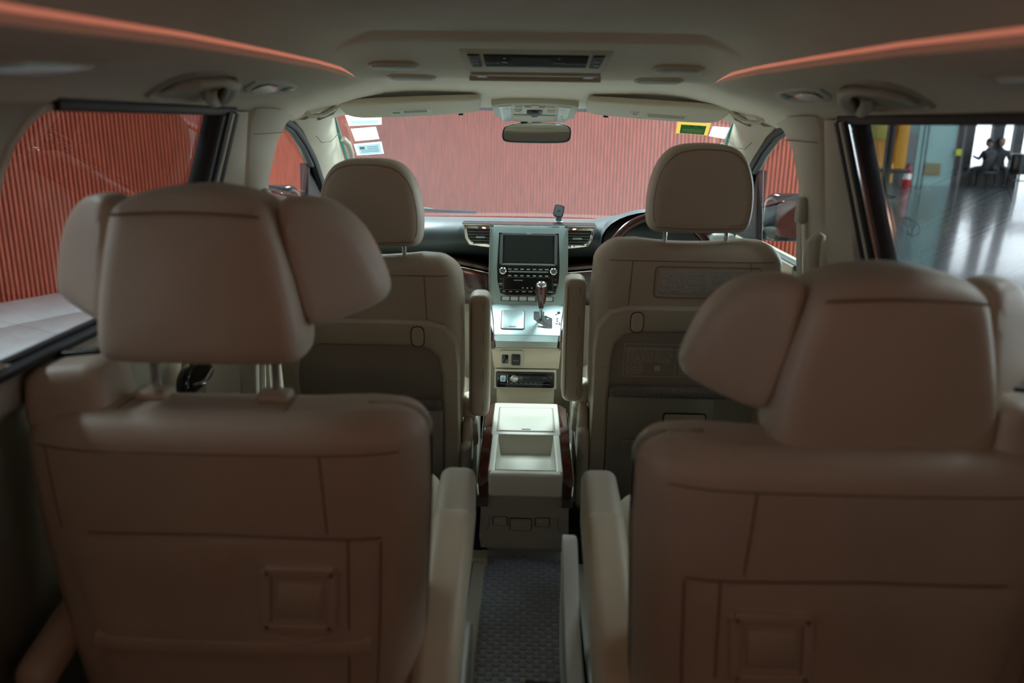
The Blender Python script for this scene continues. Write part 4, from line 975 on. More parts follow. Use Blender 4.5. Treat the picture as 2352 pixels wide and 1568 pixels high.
# ================================================================== SECOND ROW CAPTAIN SEATS
def captain_seat(s, yr, hdz, label, reclab):
    """rear face of the backrest at Y=yr; hdz = headrest height shift; mirrored by s"""
    xc = s * (.490 if s < 0 else .482)
    t = thing('captain_seat', label, 'seat', (xc, yr + .3, 0), 'second row captain seats')
    MX = Matrix.Translation((xc, yr, 0)) @ Matrix.Scale(s, 4, (1, 0, 0))
    pl = lambda g: xf(g, M=MX)
    def bk(u, y, z):
        k = 1 - .13 * max(0, (.60 - z) / .35) ** 1.2
        if u < 0: k = 1 - .05 * max(0, (.60 - z) / .35)
        edge = max(0, abs(u) / .31 - .6) / .4
        yy = y + (.030 * edge ** 2 if y < .08 else 0) - .008 * (1 - (u / .31) ** 2) * (1 if y < .08 else 0)
        zz = z
        if z > .6:
            zz = z + .006 * math.exp(-((u + .22) / .06) ** 2) - .012 * max(0, (u - .2) / .1) ** 2
        return (u * k, yy + .06 * max(0, .5 - z) * 0, zz)
    bgeo = warp(xf(rb(.66, .17, .56, .052, 5, 12), (0.005, .085, .475)), bk)
    part('backrest', pl(bgeo), M_leather, t)
    bvh = BVHTree.FromPolygons([Vector(v) for v in bgeo[0]], bgeo[1])
    def ys(u, z=.5):
        h = bvh.ray_cast(Vector((u, -1, z)), Vector((0, 1, 0)))[0]
        return h.y if h is not None else .03
    def zs(u, y):
        h = bvh.ray_cast(Vector((u, y, 2)), Vector((0, 0, -1)))[0]
        return h.z if h is not None else .75
    # seams
    def line(a, b, n=24, r=.0016):
        P = []
        for i in range(n + 1):
            f = i / n
            u, z = a[0] + (b[0] - a[0]) * f, a[1] + (b[1] - a[1]) * f
            P.append((u, ys(u, z) - .0004, z))
        return tube(P, r, 5)
    def tline(u0, y0, y1):
        return tube([(u0, y0 + (y1 - y0) * i / 8, zs(u0, y0 + (y1 - y0) * i / 8) + .0004) for i in range(9)], .0016, 5)
    for q in (line((-.285, .703), (.285, .703), 30), line((-.165, .703), (-.172, .572), 8), line((.270, .703), (.258, .565), 8), tline(-.10, .045, .13), tline(.165, .045, .13)):
        part('seam', pl(q), M_stitch, t)
    # soft lower back cover with elastic pocket
    cov = [(-.252, .25), (-.262, .40), (-.262, .535), (-.250, .556), (-.1, .566), (.1, .568), (.235, .570), (.262, .55), (.255, .45), (.225, .25)]
    def cv(u, y, z):
        kk = .92 + .08 * min(1, max(0, (z - .25) / .3))
        return (u, y + ys(u), z)
    grid = []
    for j in range(13):
        z = .25 + (.566 - .25) * j / 12
        row = []
        hwi = .262 - .012 * max(0, (.40 - z) / .15); hwo = .262 - .05 * max(0, (.50 - z) / .25)
        for i in range(25):
            f = i / 24
            u = -hwi + (hwi + hwo) * f
            sag = -.004 - .010 * math.exp(-((z - .375) / .012) ** 2) * (1 if f < .93 and f > .07 else 0) + .004 * math.exp(-((z - .345) / .01) ** 2)
            e = min(f, 1 - f, (12 - j) / 12 * .6)
            sag *= 1
            y = ys(u, z) + (sag if e > .001 else .004)
            row.append((u, y, z + .008 * math.sin(f * 3.1) * (j / 12)))
        grid.append(row)
    part('back_cover', pl(sheet(grid)), M_leather, t, ang=60)
    part('pocket_lip', pl(tube([(u, ys(u, .372) - .007, .372 - .004 * math.sin((u + .25) * 6)) for u in [-.235 + .0225 * i for i in range(21)]], .010, 8, r2=.016, up=(0, 0, 1))), M_leather, t)
    def cl_(pts, r=.0016):
        P = []
        for a, b in zip(pts[:-1], pts[1:]):
            for i in range(8):
                f = i / 8
                u, z = a[0] + (b[0] - a[0]) * f, a[1] + (b[1] - a[1]) * f
                P.append((u, ys(u, z) - .0052, z))
        return tube(P, r, 5)
    part('cover_pleat', pl(cl_([(-.205, .562), (-.202, .45), (-.196, .26)])), M_stitch, t)
    part('cover_pleat', pl(cl_([(-.255, .555), (-.250, .42), (-.240, .26)])), M_stitch, t)
    part('seam', pl(cl_([(-.255, .562), (0.0, .570), (.235, .566)])), M_stitch, t)
    # pull-strap latch with square bezel
    lx, lz = -.128, .458
    la = part('strap_bezel', pl(xf(join(*[strip([(a[0], 0, a[1]), (b[0], 0, b[1])], .016, .014, (0, 1, 0)) for a, b in (((-.054, .052), (.054, .052)), ((.054, .052), (.060, -.050)), ((.060, -.050), (-.046, -.050)), ((-.046, -.050), (-.054, .052)))]), (lx, ys(lx, lz) - .008, lz))), M_leather, t, 'raised square bezel')
    part('pull_plate', pl(xf(slab([(-.036, .034), (.036, .034), (.042, -.030), (-.030, -.030)], -.012, .004, .004), (lx, ys(lx, lz) - .002, lz))), M_plast, la)
    part('recess', pl(xf(slab([(-.044, .042), (.044, .042), (.050, -.042), (-.038, -.042)], -.006, .002), (lx, ys(lx, lz) - .002, lz))), M_leather, la)
    part('finger_lip', pl(tube([(lx - .035, ys(lx, lz) - .006, lz - .068), (lx + .005, ys(lx, lz) - .010, lz - .078), (lx + .045, ys(lx, lz) - .006, lz - .066)], .006, 8)), M_leather, la)
    # outer shoulder belt guide
    bg = part('belt_guide', pl(warp(xf(rb(.135, .13, .11, .028, 4, 2), (.250, .10, .765)), lambda a, b, c: (a + (c - .76) * -.10 * (1 if a > .26 else -.9), b, c + .10 * (.26 - a) * (1 if c > .78 else 0)))), M_leather, t, 'leather covered shoulder belt guide')
    part('belt_slot', pl(xf(rb(.09, .02, .012, .005), (.262, .12, .822), (0, .1, 0))), M_black, bg)
    # headrest with folding wings
    hz = .852 + hdz
    hx = .032
    ho = chaikin([(-.135, -.028), (-.158, -.020), (-.163, .005), (-.158, .06), (-.145, .13), (-.128, .20), (-.116, .228), (-.06, .244), (0, .250), (.06, .244), (.116, .228), (.128, .20), (.145, .13), (.158, .06), (.163, .005), (.158, -.020), (.135, -.028), (0, -.028)], 2)
    hb = warp(pillow(ho, .13, .13), lambda a, b, c: (a + hx, b + .105 + .03 * max(0, c - .205) * 12 * 0 + (c * .05) + .055 * max(0, (c - .20) / .05) ** 1.5 * .5, c + hz))
    hr = part('headrest', pl(hb), M_leather, t)
    part('seam', pl(tube([(hx + u, .0475, hz + .212 - .004 * (u / .1) ** 2) for u in (-.112, -.08, -.04, 0, .04, .08, .112)], .0022, 5)), M_stitch, hr)
    for e in (-1, 1):
        wo = chaikin([(.116, .216), (.150, .222), (.195, .212), (.240, .165), (.270, .085), (.274, .055), (.262, .040), (.210, .022), (.172, .012), (.156, .020), (.143, .085), (.128, .155)], 2)
        wg = pillow(wo, .095, .24)
        wg = warp(wg, lambda a, b, c: (a + .004, b + .118 + .62 * max(0, a - .14) + .02 * c, c + hz + .012))
        wg = warp(wg, lambda a, b, c: (hx + e * a, b, c))
        if e < 0: wg = (wg[0], [f[::-1] for f in wg[1]])
        part('headrest_wing', pl(wg), M_leather, t, 'side wing of the headrest folded forward')
    for dx in (-.100, .100):
        part('post', pl(tube([(hx + dx, .115, .70), (hx + dx, .115, hz + .06)], .0075, 12)), M_steel, t)
        part('post_collar', pl(xf(warp(rb(.055, .042, .016, .007, 3, 1), lambda a, b, c: (a, b, c)), (hx + dx, .105, .762))), M_plast, t)
    # cushion and base
    part('cushion', xf(warp(rb(.50, .56, .14, .055, 4, 4), lambda a, b, c: (a, b, c + .06 * b)), M=Matrix.Translation((s * .455, yr + .42, .30))), M_leather2, t)
    part('seat_base', box(min(s * .22, s * .72), max(s * .22, s * .72), yr + .12, yr + .62, 0.0, .24, .02), M_plastg, t)
    # inner armrest tilted up with the reclined back
    a0, a1 = Vector((s * .160, yr - .12, .145)), Vector((s * .148, 1.60, .488))
    d = (a1 - a0); Lr = d.length
    AM = frame(tuple((a0 + a1) / 2), (s, 0, 0), (0, 0, 1))
    ay = d.normalized(); ax = Vector((s, 0, 0)); ax = (ax - ay * ax.dot(ay)).normalized(); az = ax.cross(ay) if s > 0 else ay.cross(ax)
    AM = Matrix(((ax.x, ay.x, az.x, (a0.x + a1.x) / 2), (ax.y, ay.y, az.y, (a0.y + a1.y) / 2), (ax.z, ay.z, az.z, (a0.z + a1.z) / 2), (0, 0, 0, 1)))
    def arw(a, b, c):
        f = b / Lr
        k = 1 - .18 * max(0, (f - .38) / .12)
        return (a * k, b, c - .030 * max(0, (f - .40) / .1) ** 2 * (1 if c > 0 else .2) + .012 * math.cos(f * 9))
    arm = part('armrest', xf(warp(rb(.084, Lr, .085, .026, 4, 8), arw), M=AM), M_plast, t, 'inner armrest tilted up')
    def apw(a, b, c):
        f = (b - .03) / Lr
        return (a * (1 - .10 * max(0, (f - .3) / .2)), b, c + .012 * math.cos((b + .0) / Lr * 9) - .012 * max(0, (f - .30) / .12) ** 2)
    part('armrest_pad', xf(warp(xf(rb(.082, Lr * .80, .05, .024, 4, 8), (0, -.055, .030)), apw), M=AM), M_leather2, arm, 'padded leather armrest top')
    # inboard side shield on the floor
    if s > 0:
        pr = chaikin([(-.34, -.16), (.30, -.16), (.33, .0), (.34, .13), (.31, .17), (.26, .15), (.10, .04), (-.34, .0)], 2)
        part('side_shield', xf(slab(pr, -.016, .016, .008), M=Matrix.Translation((.094, 1.30, .165)) @ Matrix.Rotation(math.pi / 2, 4, 'Z')), M_plastg, t)
    else:
        pr = chaikin([(-.34, -.12), (.16, -.12), (.20, .0), (.18, .05), (.05, .06), (-.34, .06)], 2)
        part('side_shield', xf(slab(pr, -.014, .014, .006), M=Matrix.Translation((-.125, 1.30, .156)) @ Matrix.Rotation(math.pi / 2, 4, 'Z')), M_plastg, t)
    # outer armrest
    part('armrest', xf(warp(rb(.06, .40, .07, .028, 4, 3), lambda a, b, c: (a, b, c + .25 * b)), M=Matrix.Translation((s * .80, yr + .14, .36))), M_leather, t, 'outer armrest beside the door')
    return t
captain_seat(-1, 1.150, 0.0, 'brown leather captain seat on the left with raised winged headrest', None)
captain_seat(1, 1.055, -.092, 'brown leather captain seat on the right with lowered winged headrest', None)
# ================================================================== FLOOR ITEMS
fm = thing('floor_mat', 'dark rubber floor mat with raised round studs in the centre aisle', 'floor mat', (0, 1.75, 0))
part('mat_sheet', box(-.125, .135, 1.15, 2.105, .001, .006, .002), M_rubber, fm)
me_d = _mesh('stud', lathe([(.0098, 0), (.0096, .0034), (.0086, .0042), (0, .0042)], 14), M_stud)
n = 0
r_ = 0
Y = 1.48
while Y < 2.09 and n < 300:
    x = -.112 + (.0155 if r_ % 2 else 0)
    while x < .13 and n < 300:
        o = bpy.data.objects.new('stud', me_d); COL.objects.link(o); o.parent = fm
        o.matrix_parent_inverse = Matrix.Translation((0, -1.75, 0)); o.location = (x, Y, .006)
        n += 1; x += .031
    Y += .0157; r_ += 1
part('wear_patch', warp(slab(chaikin([(-.05, -.02), (.02, -.03), (.10, -.02), (.12, .01), (.06, .03), (.03, .02), (-.02, .035), (-.07, .01)], 1), 0, .002), lambda a, b, c: (a + .03, 1.50 + c, .0095 + b)), M_pocket, fm, 'torn worn patch')
random.seed(5)
crs = []
for i in range(5):
    row = []
    for j in range(8):
        row.append((.0 + .11 * j / 7 + random.uniform(-.006, .006), 1.475 + .045 * i / 4 + random.uniform(-.005, .005), .012 + random.uniform(0, .012)))
    crs.append(row)
cr = solo('paper_scrap', sheet(crs), mat('crumpled_grey', (.10, .095, .09), .8), 'crumpled grey scrap lying on the studded floor mat', 'scrap', ang=5)
cr.modifiers.new('thick', 'SOLIDIFY').thickness = .001
rl = thing('seat_rail_cover', 'pale plastic seat rail cover on the floor beside the studded mat', 'rail cover', (-.14, 1.6, 0))
part('cover', join(box(-.185, -.112, 1.20, 2.0, .0, .030, .006, 3), box(-.190, -.105, 2.0, 2.055, .0, .036, .010, 3)), M_cream, rl)
part('slot', box(-.168, -.160, 1.3, 1.985, .0295, .0306, .0003), M_seal, rl)
part('slot', box(-.151, -.149, 1.3, 1.985, .0295, .0306, .0003), M_seal, rl)
part('slot', box(-.146, -.144, 1.3, 1.985, .0295, .0306, .0003), M_seal, rl)
rl2 = thing('seat_rail_cover', 'pale plastic seat rail cover on the floor under the right captain seat', 'rail cover', (.17, 1.6, 0))
part('cover', box(.14, .20, 1.2, 2.0, 0, .03, .006, 3), M_cream, rl2)
# ================================================================== HEADLINER FITTINGS
for s, side in ((-1, 'left'), (1, 'right')):
    # light guide strip in the roof groove
    pts = [(s * .4635, y_, 1.3185 - dz_) for y_, dz_ in ((-.9, .095), (.0, .058), (.35, .042), (.77, .028), (1.11, .0145), (1.47, .006), (1.8, 0), (2.0, 0))] + [(s * .4635, 2.07, 1.3165), (s * .4640, 2.13, 1.313), (s * .465, 2.17, 1.3095)]
    solo('light_strip', strip(pts, .009, .006), M_led, 'glowing orange light strip along the %s edge of the raised roof' % side, 'light strip', 'orange roof light strips')
    def onc(Y, x, d):
        p, tx, ty = tangent_frame(x, Y)
        nrm = tx.cross(ty).normalized()
        if nrm.z > 0: nrm = -nrm
        q = p + nrm * d
        return (s * q.x, q.y, q.z)
    # roof grab handle in its arched pod
    gh = thing('grab_handle', 'beige roof grab handle in an arched pod above the %s sliding window' % side, 'handle', (s * .63, 1.57, 1.24))
    pod = chaikin([(1.43, .676), (1.40, .640), (1.33, .565), (1.325, .530), (1.44, .515), (1.55, .548), (1.70, .618), (1.735, .668), (1.60, .676)], 1)
    cy_, cx_ = 1.53, .612
    part('pod', loft([[onc(cy_ + (a - cy_) * f, cx_ + (b - cx_) * f, d) for a, b in pod] for f, d in ((1.0, 0), (.985, .005), (.95, .006), (.90, .0012), (.6, .001), (.3, .001))]), M_plastg, gh)
    part('grip', tube([onc(1.445, .648, .001), onc(1.43, .630, .008), onc(1.38, .590, .012), onc(1.375, .556, .013), onc(1.43, .535, .013), onc(1.52, .548, .014), onc(1.62, .590, .015), onc(1.685, .632, .015), onc(1.665, .645, .014), onc(1.625, .636, .012), onc(1.59, .615, .003)], [.005, .007, .007, .008, .009, .011, .013, .014, .015, .014, .010], 10), M_cream, gh)
    # reading lamp
    rl_ = thing('reading_lamp', 'clear roof reading lamp ahead of the %s grab handle' % side, 'lamp', (s * .58, 1.85, 1.26))
    lo = chaikin([(1.755, .622), (1.64, .534), (1.955, .540), (2.045, .604), (1.895, .620)], 1)
    cy_, cx_ = 1.855, .580
    sc_ = lambda f, d, fx=None: [onc(cy_ + (a - cy_) * f, cx_ + (b - cx_) * (fx or f), d) for a, b in lo]
    part('bezel', loft([sc_(1, 0), sc_(.97, .005), sc_(.88, .007), sc_(.74, .005)]), M_cream, rl_)
    part('lens', loft([[onc(1.815 + (a - cy_) * .46, .582 + (b - cx_) * .55, d) for a, b in lo] for d in (.006, .0085)]), mat('dim_lens', (.10, .09, .07), .15, coat=.5), rl_)
    part('switch', loft([[onc(1.935 + (a - cy_) * .14, .570 + (b - cx_) * .40, d) for a, b in lo] for d in (.006, .010)]), M_chrome, rl_)
    # rear room lamp
    rm = thing('room_lamp', 'flat pale roof lamp near the rear of the %s roof rail' % side, 'lamp', (s * .57, .92, 1.25))
    def onr(u, v, d):
        Y = .915 + u + v * 1.0; x = .565 - v
        p, tx, ty = tangent_frame(x, Y)
        nrm = tx.cross(ty).normalized()
        if nrm.z > 0: nrm = -nrm
        q = p + nrm * d
        return (s * q.x, q.y, q.z)
    part('lens', loft([[onr(p[0] * f, p[1] * f, d) for p in rr(.15, .060, .012)] for f, d in ((1, 0), (.95, .006), (.7, .008))]), mat('aqua_lens', (.50, .80, .80), .3, coat=.4), rm)
    part('bezel', loft([[onr(p[0], p[1], d) for p in rr(.18, .080, .016)] for d in (0, .003)]), M_plast, rm)
    # roof air outlets (two ovals per side)
    for (xo, Yo, nm) in ((.345, 2.075, 'front'), (.318, 2.19, 'rear')):
        av = thing('roof_vent', 'oval roof air outlet %s of the climate panel, %s' % (side, 'nearer the rear seats' if nm == 'front' else 'nearer the sun visor'), 'air vent', (s * xo, Yo, ceil_z(xo, Yo)))
        OV = frame((s * xo, Yo, ceil_z(xo, Yo)), (1, -.02 * s, 0), (0, -1, .20))
        part('rim', xf(slab(rr(.128, .060, .028, 6), -.006, .004, .005), M=OV), M_plast, av)
        part('louvre', xf(slab(rr(.108, .040, .019, 6), -.0075, .0, .002), M=OV), M_plastg, av)
    # assist handle at the top of the windscreen pillar
    ah = thing('assist_handle', 'slim beige assist handle at the top of the %s windscreen pillar' % side, 'handle', (s * .655, 2.52, 1.23))
    p0, p1 = Vector((s * .668, 2.42, 1.220)), Vector((s * .622, 2.62, 1.252))
    part('grip', tube([p0 + Vector((0, 0, .006)), p0.lerp(p1, .15) + Vector((-s * .010, 0, -.016)), p0.lerp(p1, .5) + Vector((-s * .014, 0, -.022)), p0.lerp(p1, .85) + Vector((-s * .012, 0, -.014)), p1], .009, 10, r2=.006), M_plast, ah)
    q0, q1 = Vector((s * .668, 2.58, 1.205)), Vector((s * .618, 2.66, 1.258))
    part('base', strip([q0, q0.lerp(q1, .5) + Vector((-s * .012, -.01, -.006)), q1], .030, .014), M_plast, ah)
    part('recess', strip([q0 + Vector((-s * .008, -.012, -.002)), q0.lerp(q1, .5) + Vector((-s * .018, -.018, -.010))], .020, .010), M_pocket, ah)
    # sun visor
    sv = thing('sun_visor', 'beige folded sun visor above the %s half of the windscreen' % ('left' if s < 0 else 'right'), 'sun visor', (s * .39, 2.68, 1.24))
    VF = frame((s * .392, 2.685, 1.2465), (s, -.035, -.055 + .0), (0, -.145, .043))
    vo = chaikin([(-.215, .066), (.205, .070), (.222, .062), (.225, .030), (.212, -.072), (.12, -.082), (-.05, -.084), (-.20, -.070), (-.222, -.060), (-.226, .050)], 2)
    if s < 0:
        VF = frame((s * .392, 2.685, 1.2465), (-s, .035 * -1, .055), (0, -.145, .043))
        VF = frame((-.392, 2.685, 1.2465), (1, .035, .055), (0, -.145, .043))
        vo = [(-a, b) for a, b in vo]
    else:
        VF = frame((.392, 2.685, 1.2465), (1, -.035, -.055), (0, -.145, .043))
    part('panel', xf(pillow(vo, .022, .12), M=VF), M_plast if False else M_pillar, sv)
    part('clip', xf(rb(.016, .012, .006, .002), M=VF @ Matrix.Translation((-s * .155, -.006, -.082))), M_black, sv)
    if s < 0:
        part('label', xf(slab(rr(.128, .042, .002, 2, .0, -.022), -.0118, -.0105), M=VF), mat('cream_label', (.55, .60, .50), .5), sv, 'pale caution label')
        part('label_print', xf(join(tube([(-.05 + .012 * math.cos(a), -.0122, -.027 + .006 * math.sin(a)) for a in [.5236 * i for i in range(12)]], .0009, 4, True, up=(0, 1, 0)), *[slab(rr(.075, .0016, .0004, 1, .012, -.013 - .006 * i), -.0124, -.0117) for i in range(4)]), M=VF), mat('blue_grey_print', (.2, .24, .28), .6), sv, kind='stuff')
    else:
        part('label', xf(slab(rr(.130, .034, .002, 2, .035, -.030), -.0118, -.0105), M=VF), M_pillar, sv)
        part('label_print', xf(join(*[slab(rr(.118, .0012, .0004, 1, .035, -.018 - .005 * i), -.0124, -.0117) for i in range(6)]), M=VF), M_plastg, sv, kind='stuff')
        part('ticket_slot', xf(slab(rr(.030, .028, .003, 2, -.068, -.020), -.0125, -.0105, .001), M=VF), M_cream, sv)
        part('slot_recess', xf(slab(rr(.014, .014, .002, 2, -.066, -.024), -.0131, -.0122), M=VF), M_pocket, sv)
dl = thing('room_lamp', 'unseen lamp added on the rear roof to warm the seat backs', 'lamp', (0, -.45, 1.27))  # fixture added out of view to carry the warm seat tint
part('housing', xf(rb(.40, .16, .05, .02, 3, 1), (0, -.47, 1.285)), M_plast, dl)
REAR.parent = dl; REAR.matrix_parent_inverse = Matrix.Translation((0, .45, -1.27))
# ---- overhead climate console
oc = thing('overhead_console', 'beige overhead console with black rear climate control panel', 'console', (0, 2.07, 1.34))
OF = frame((.0, 2.020, 1.344), (1, 0, 0), (0, -.100, .0335))
part('bezel', xf(slab([(-.178, .078), (.178, .078), (.172, -.05), (.160, -.062), (-.160, -.062), (-.172, -.05)], -.008, .02, .005), M=OF), M_plast, oc)
pn = part('control_panel', xf(slab([(-.122, .046), (.122, .046), (.119, -.022), (-.119, -.022)], -.0105, .0, .002), M=OF), mat('satin_black', (.006, .007, .008), .6, spec=.25), oc, 'black climate control strip')
part('button', xf(slab([(-.160, .046), (-.131, .046), (-.128, -.022), (-.152, -.022)], -.0115, .0, .003), M=OF), M_black, oc)
part('button', xf(slab([(.131, .046), (.160, .046), (.152, -.022), (.128, -.022)], -.0115, .0, .003), M=OF), M_black, oc)
part('display', xf(slab([(-.055, .036), (.034, .036), (.034, -.008), (-.055, -.008)], -.0112, .0), M=OF), mat('lcd_dark', (.008, .009, .008), .6, spec=.2), oc)
M_lt = mat('panel_lettering', (.42, .40, .37), .6)
for tx, x, z, sz in (('MODE', -.104, .006, .013), ('TEMP', .054, .006, .012), ('AUTO', .085, .004, .012), ('OFF', .109, .004, .011)):
    text(tx, sz, OF @ Matrix.Translation((x, -.0120, z)), M_lt, oc, 'lettering', .0002)
part('button_marks', xf(join(*[slab(rr(.014, .008, .001, 1, x, z), -.0122, -.011) for x, z in ((-.144, .018), (-.143, .002), (.144, .018), (.143, -.004), (-.074, .010))] + [slab([(x - .004, z), (x, z + d * .007), (x + .004, z), (x, z + d * .003)], -.0122, -.0105) for x in (-.074, .054) for z, d in ((.028, 1), (-.008, -1))]), M=OF), M_lt, oc, kind='stuff')
part('lower_bar', box(-.160, .160, 2.092, 2.116, 1.311, 1.326, .004), M_plast, oc)
part('lower_bar', box(-.168, .168, 2.160, 2.184, 1.301, 1.314, .004), M_plast, oc)
part('bar_recess', xf(slab([(-.158, .024), (.158, .024), (.158, -.024), (-.158, -.024)], -.002, .004), M=frame((0, 2.138, 1.3165), (1, 0, 0), (0, -1, .19))), M_pocket, oc)
for s in (-1, 1):
    part('latch_plate', xf(slab([(-.014, .016), (.010, .016), (.016, -.016), (-.008, -.016)], -.003, .002, .001), M=frame((s * .135, 2.138, 1.312), (s, 0, 0) if s > 0 else (1, 0, 0), (0, -1, .1)) @ Matrix.Scale(-s, 4, (1, 0, 0))), M_clear, oc)
# ---- map lamp console by the mirror
mc = thing('map_lamp', 'pale grey map lamp console above the rear-view mirror', 'lamp', (.006, 2.75, 1.22))
MF = frame((.004, 2.755, 1.2470), (1, .012, -.006), (0, -.120, .057))
part('housing', xf(slab(chaikin([(-.134, .052), (-.06, .068), (.06, .068), (.134, .052), (.142, .046), (.126, -.066), (-.124, -.066), (-.142, .046)], 1), -.018, .02, .004), M=MF), M_cream, mc)
for s in (-1, 1):
    part('lens', xf(slab([(s * .076, .050), (s * .116, .044), (s * .106, -.058), (s * .076, -.060)], -.0205, -.015, .001), M=MF), M_clear, mc, 'clear map lamp lens')
    part('lens_core', xf(slab(rr(.022, .032, .003, 2, s * .092, .012), -.0212, -.02), M=MF), M_white, mc)
    part('grille', xf(slab(rr(.022, .010, .001, 1, s * .052, .042), -.0195, -.018), M=MF), M_plastg, mc)
    part('button_gap', xf(slab(rr(.026, .022, .003, 2, s * .054, .013), -.0190, -.015), M=MF), M_plastg, mc)
    part('button', xf(slab(rr(.023, .019, .003, 2, s * .054, .013), -.0200, -.015, .001), M=MF), M_cream, mc)
    part('button_text', xf(slab(rr(.014, .003, .0005, 1, s * .054, .013), -.0204, -.0198), M=MF), M_grey, mc)
part('tray_lid', xf(slab([(-.068, -.014), (.068, -.014), (.064, -.062), (-.064, -.062)], -.0198, -.015, .001), M=MF), M_cream, mc)
part('lid_line', xf(strip([(-.069, -.0185, -.012), (.069, -.0185, -.012)], .0012, .0012, (0, 1, 0)), M=MF), M_grey, mc)
part('mic_recess', xf(slab([(-.036, .050), (.036, .050), (.030, .040), (-.030, .040)], -.0190, -.015), M=MF), M_pocket, mc)
part('mic_cover', xf(slab(rr(.026, .014, .004, 2, 0, .048), -.0205, -.015, .001), M=MF), M_cream, mc)
sl = part('slider_recess', xf(slab(rr(.052, .028, .008, 4, 0, .008), -.0200, -.015, .001), M=MF), M_black, mc)
part('slider', xf(slab([(-.010, .014), (.010, .014), (.010, -.016), (-.010, -.016)], -.026, -.018, .002), M=MF), M_grey, sl)
# ---- rear-view mirror
rv = thing('rear_view_mirror', 'black framed rear-view mirror hanging below the map lamp', 'mirror', (.012, 2.85, 1.17))
RM = Matrix.Translation((.012, 2.85, 1.168)) @ Euler((-.10, .0, .0)).to_matrix().to_4x4()
ro = chaikin([(-.095, .026), (-.03, .033), (.05, .033), (.10, .029), (.118, .018), (.1195, -.010), (.112, -.030), (.06, -.034), (-.06, -.034), (-.108, -.032), (-.118, -.018), (-.113, .014)], 2)
part('housing', xf(slab(ro, -.006, .02, .003), M=RM), M_seal, rv)
part('mirror_glass', xf(slab([(a * .955, b * .90) for a, b in ro], -.0068, -.004), M=RM), M_mirror, rv)
part('stem', tube([(-.03, 2.872, 1.195), (-.03, 2.86, 1.215)], [.012, .016], 10), M_black, rv)
part('bracket', box(-.005, .030, 2.86, 2.89, 1.195, 1.222, .004), M_grey, rv)
# ---- windscreen stickers
def wq(a, b, c_, d, lift=.004):
    def p(x, Y): return Vector((x, Y, 1.235 - .5 * (Y - 2.8) - lift))
    q = [p(*k) for k in (a, b, c_, d)]
    nrm = Vector((0, -.447, -.894)) * .0006
    return [tuple(v) for v in q] + [tuple(v + nrm) for v in q], [(0, 1, 2, 3), (4, 5, 6, 7), (0, 1, 5, 4), (1, 2, 6, 5), (2, 3, 7, 6), (3, 0, 4, 7)]
def wsub(q, u0, u1, v0, v1, lift):
    def L(u, v):
        a = [q[0][i] + (q[1][i] - q[0][i]) * u for i in (0, 1)]; b = [q[3][i] + (q[2][i] - q[3][i]) * u for i in (0, 1)]
        return tuple(a[i] + (b[i] - a[i]) * v for i in (0, 1))
    return wq(L(u0, v0), L(u1, v0), L(u1, v1), L(u0, v1), lift)
def backlit(name, col):
    m = bpy.data.materials.new(name); m.use_nodes = True
    nt = m.node_tree; b = nt.nodes['Principled BSDF']; b.inputs['Base Color'].default_value = (*col, 1); b.inputs['Roughness'].default_value = .7
    tl = nt.nodes.new('ShaderNodeBsdfTranslucent'); tl.inputs[0].default_value = (*col, 1)
    mx = nt.nodes.new('ShaderNodeMixShader'); mx.inputs[0].default_value = .85
    nt.links.new(b.outputs[0], mx.inputs[1]); nt.links.new(tl.outputs[0], mx.inputs[2]); nt.links.new(mx.outputs[0], nt.nodes['Material Output'].inputs[0])
    return m
T_white, T_aqua, T_pink, T_amb, T_green, T_cream = backlit('lit_white_paper', (.95, .97, .96)), backlit('lit_aqua_paper', (.62, .82, .82)), backlit('lit_pink_paper', (.78, .72, .76)), backlit('lit_amber_paper', (.62, .48, .22)), backlit('lit_green_print', (.14, .40, .26)), backlit('lit_pale_print', (.8, .84, .8))
T_dark = mat('ink', (.03, .06, .06), .7)
q1 = ((-.636, 2.83), (-.512, 2.828), (-.522, 2.888), (-.639, 2.901))
a = thing('windscreen_sticker', 'white sticker half hidden by the left sun visor', 'sticker', (-.575, 2.87, 1.19), 'windscreen stickers')
part('sheet', wq(*q1), T_white, a); part('print', wsub(q1, .1, .9, .45, .8, .0062), T_aqua, a)
q2 = ((-.637, 2.921), (-.546, 2.904), (-.550, 2.989), (-.641, 3.008))
a = thing('windscreen_sticker', 'plain white sticker on the windscreen, middle of the left three', 'sticker', (-.59, 2.95, 1.15), 'windscreen stickers')
part('sheet', wq(*q2), T_white, a)
q3 = ((-.652, 3.030), (-.546, 3.008), (-.554, 3.100), (-.659, 3.118))
a = thing('windscreen_sticker', 'pale blue certificate sticker above the passenger headrest, lowest of the left three', 'sticker', (-.60, 3.06, 1.10), 'windscreen stickers')
part('sheet', wq(*q3), T_aqua, a); part('print_field', wsub(q3, .12, .92, .12, .88, .0062), T_pink, a)
part('print', join(wsub(q3, .18, .36, .2, .42, .008), *[wsub(q3, .45 - .25 * (k > 1), .85, .25 + .13 * k, .28 + .13 * k, .008) for k in range(4)]), mat('grey_green_ink', (.35, .42, .42), .7), a)
q4 = ((.486, 2.835), (.602, 2.845), (.610, 2.929), (.497, 2.917))
a = thing('windscreen_sticker', 'green and amber permit sticker at the upper right of the windscreen', 'sticker', (.55, 2.88, 1.19), 'windscreen stickers')
part('sheet', wq(*q4), T_amb, a); part('green_field', wsub(q4, .12, .88, .22, .92, .0062), T_green, a)
part('pale_box', wsub(q4, .18, .82, .48, .72, .008), T_cream, a)
part('print', join(*[wsub(q4, .17 + .085 * k + (.06 if k > 3 else 0), .17 + .085 * k + .055 + (.06 if k > 3 else 0), .78, .88, .008) for k in range(7)]), T_cream, a)
part('ink_bar', join(wsub(q4, .40, .50, .24, .30, .008), wsub(q4, .62, .72, .24, .30, .008)), T_dark, a)
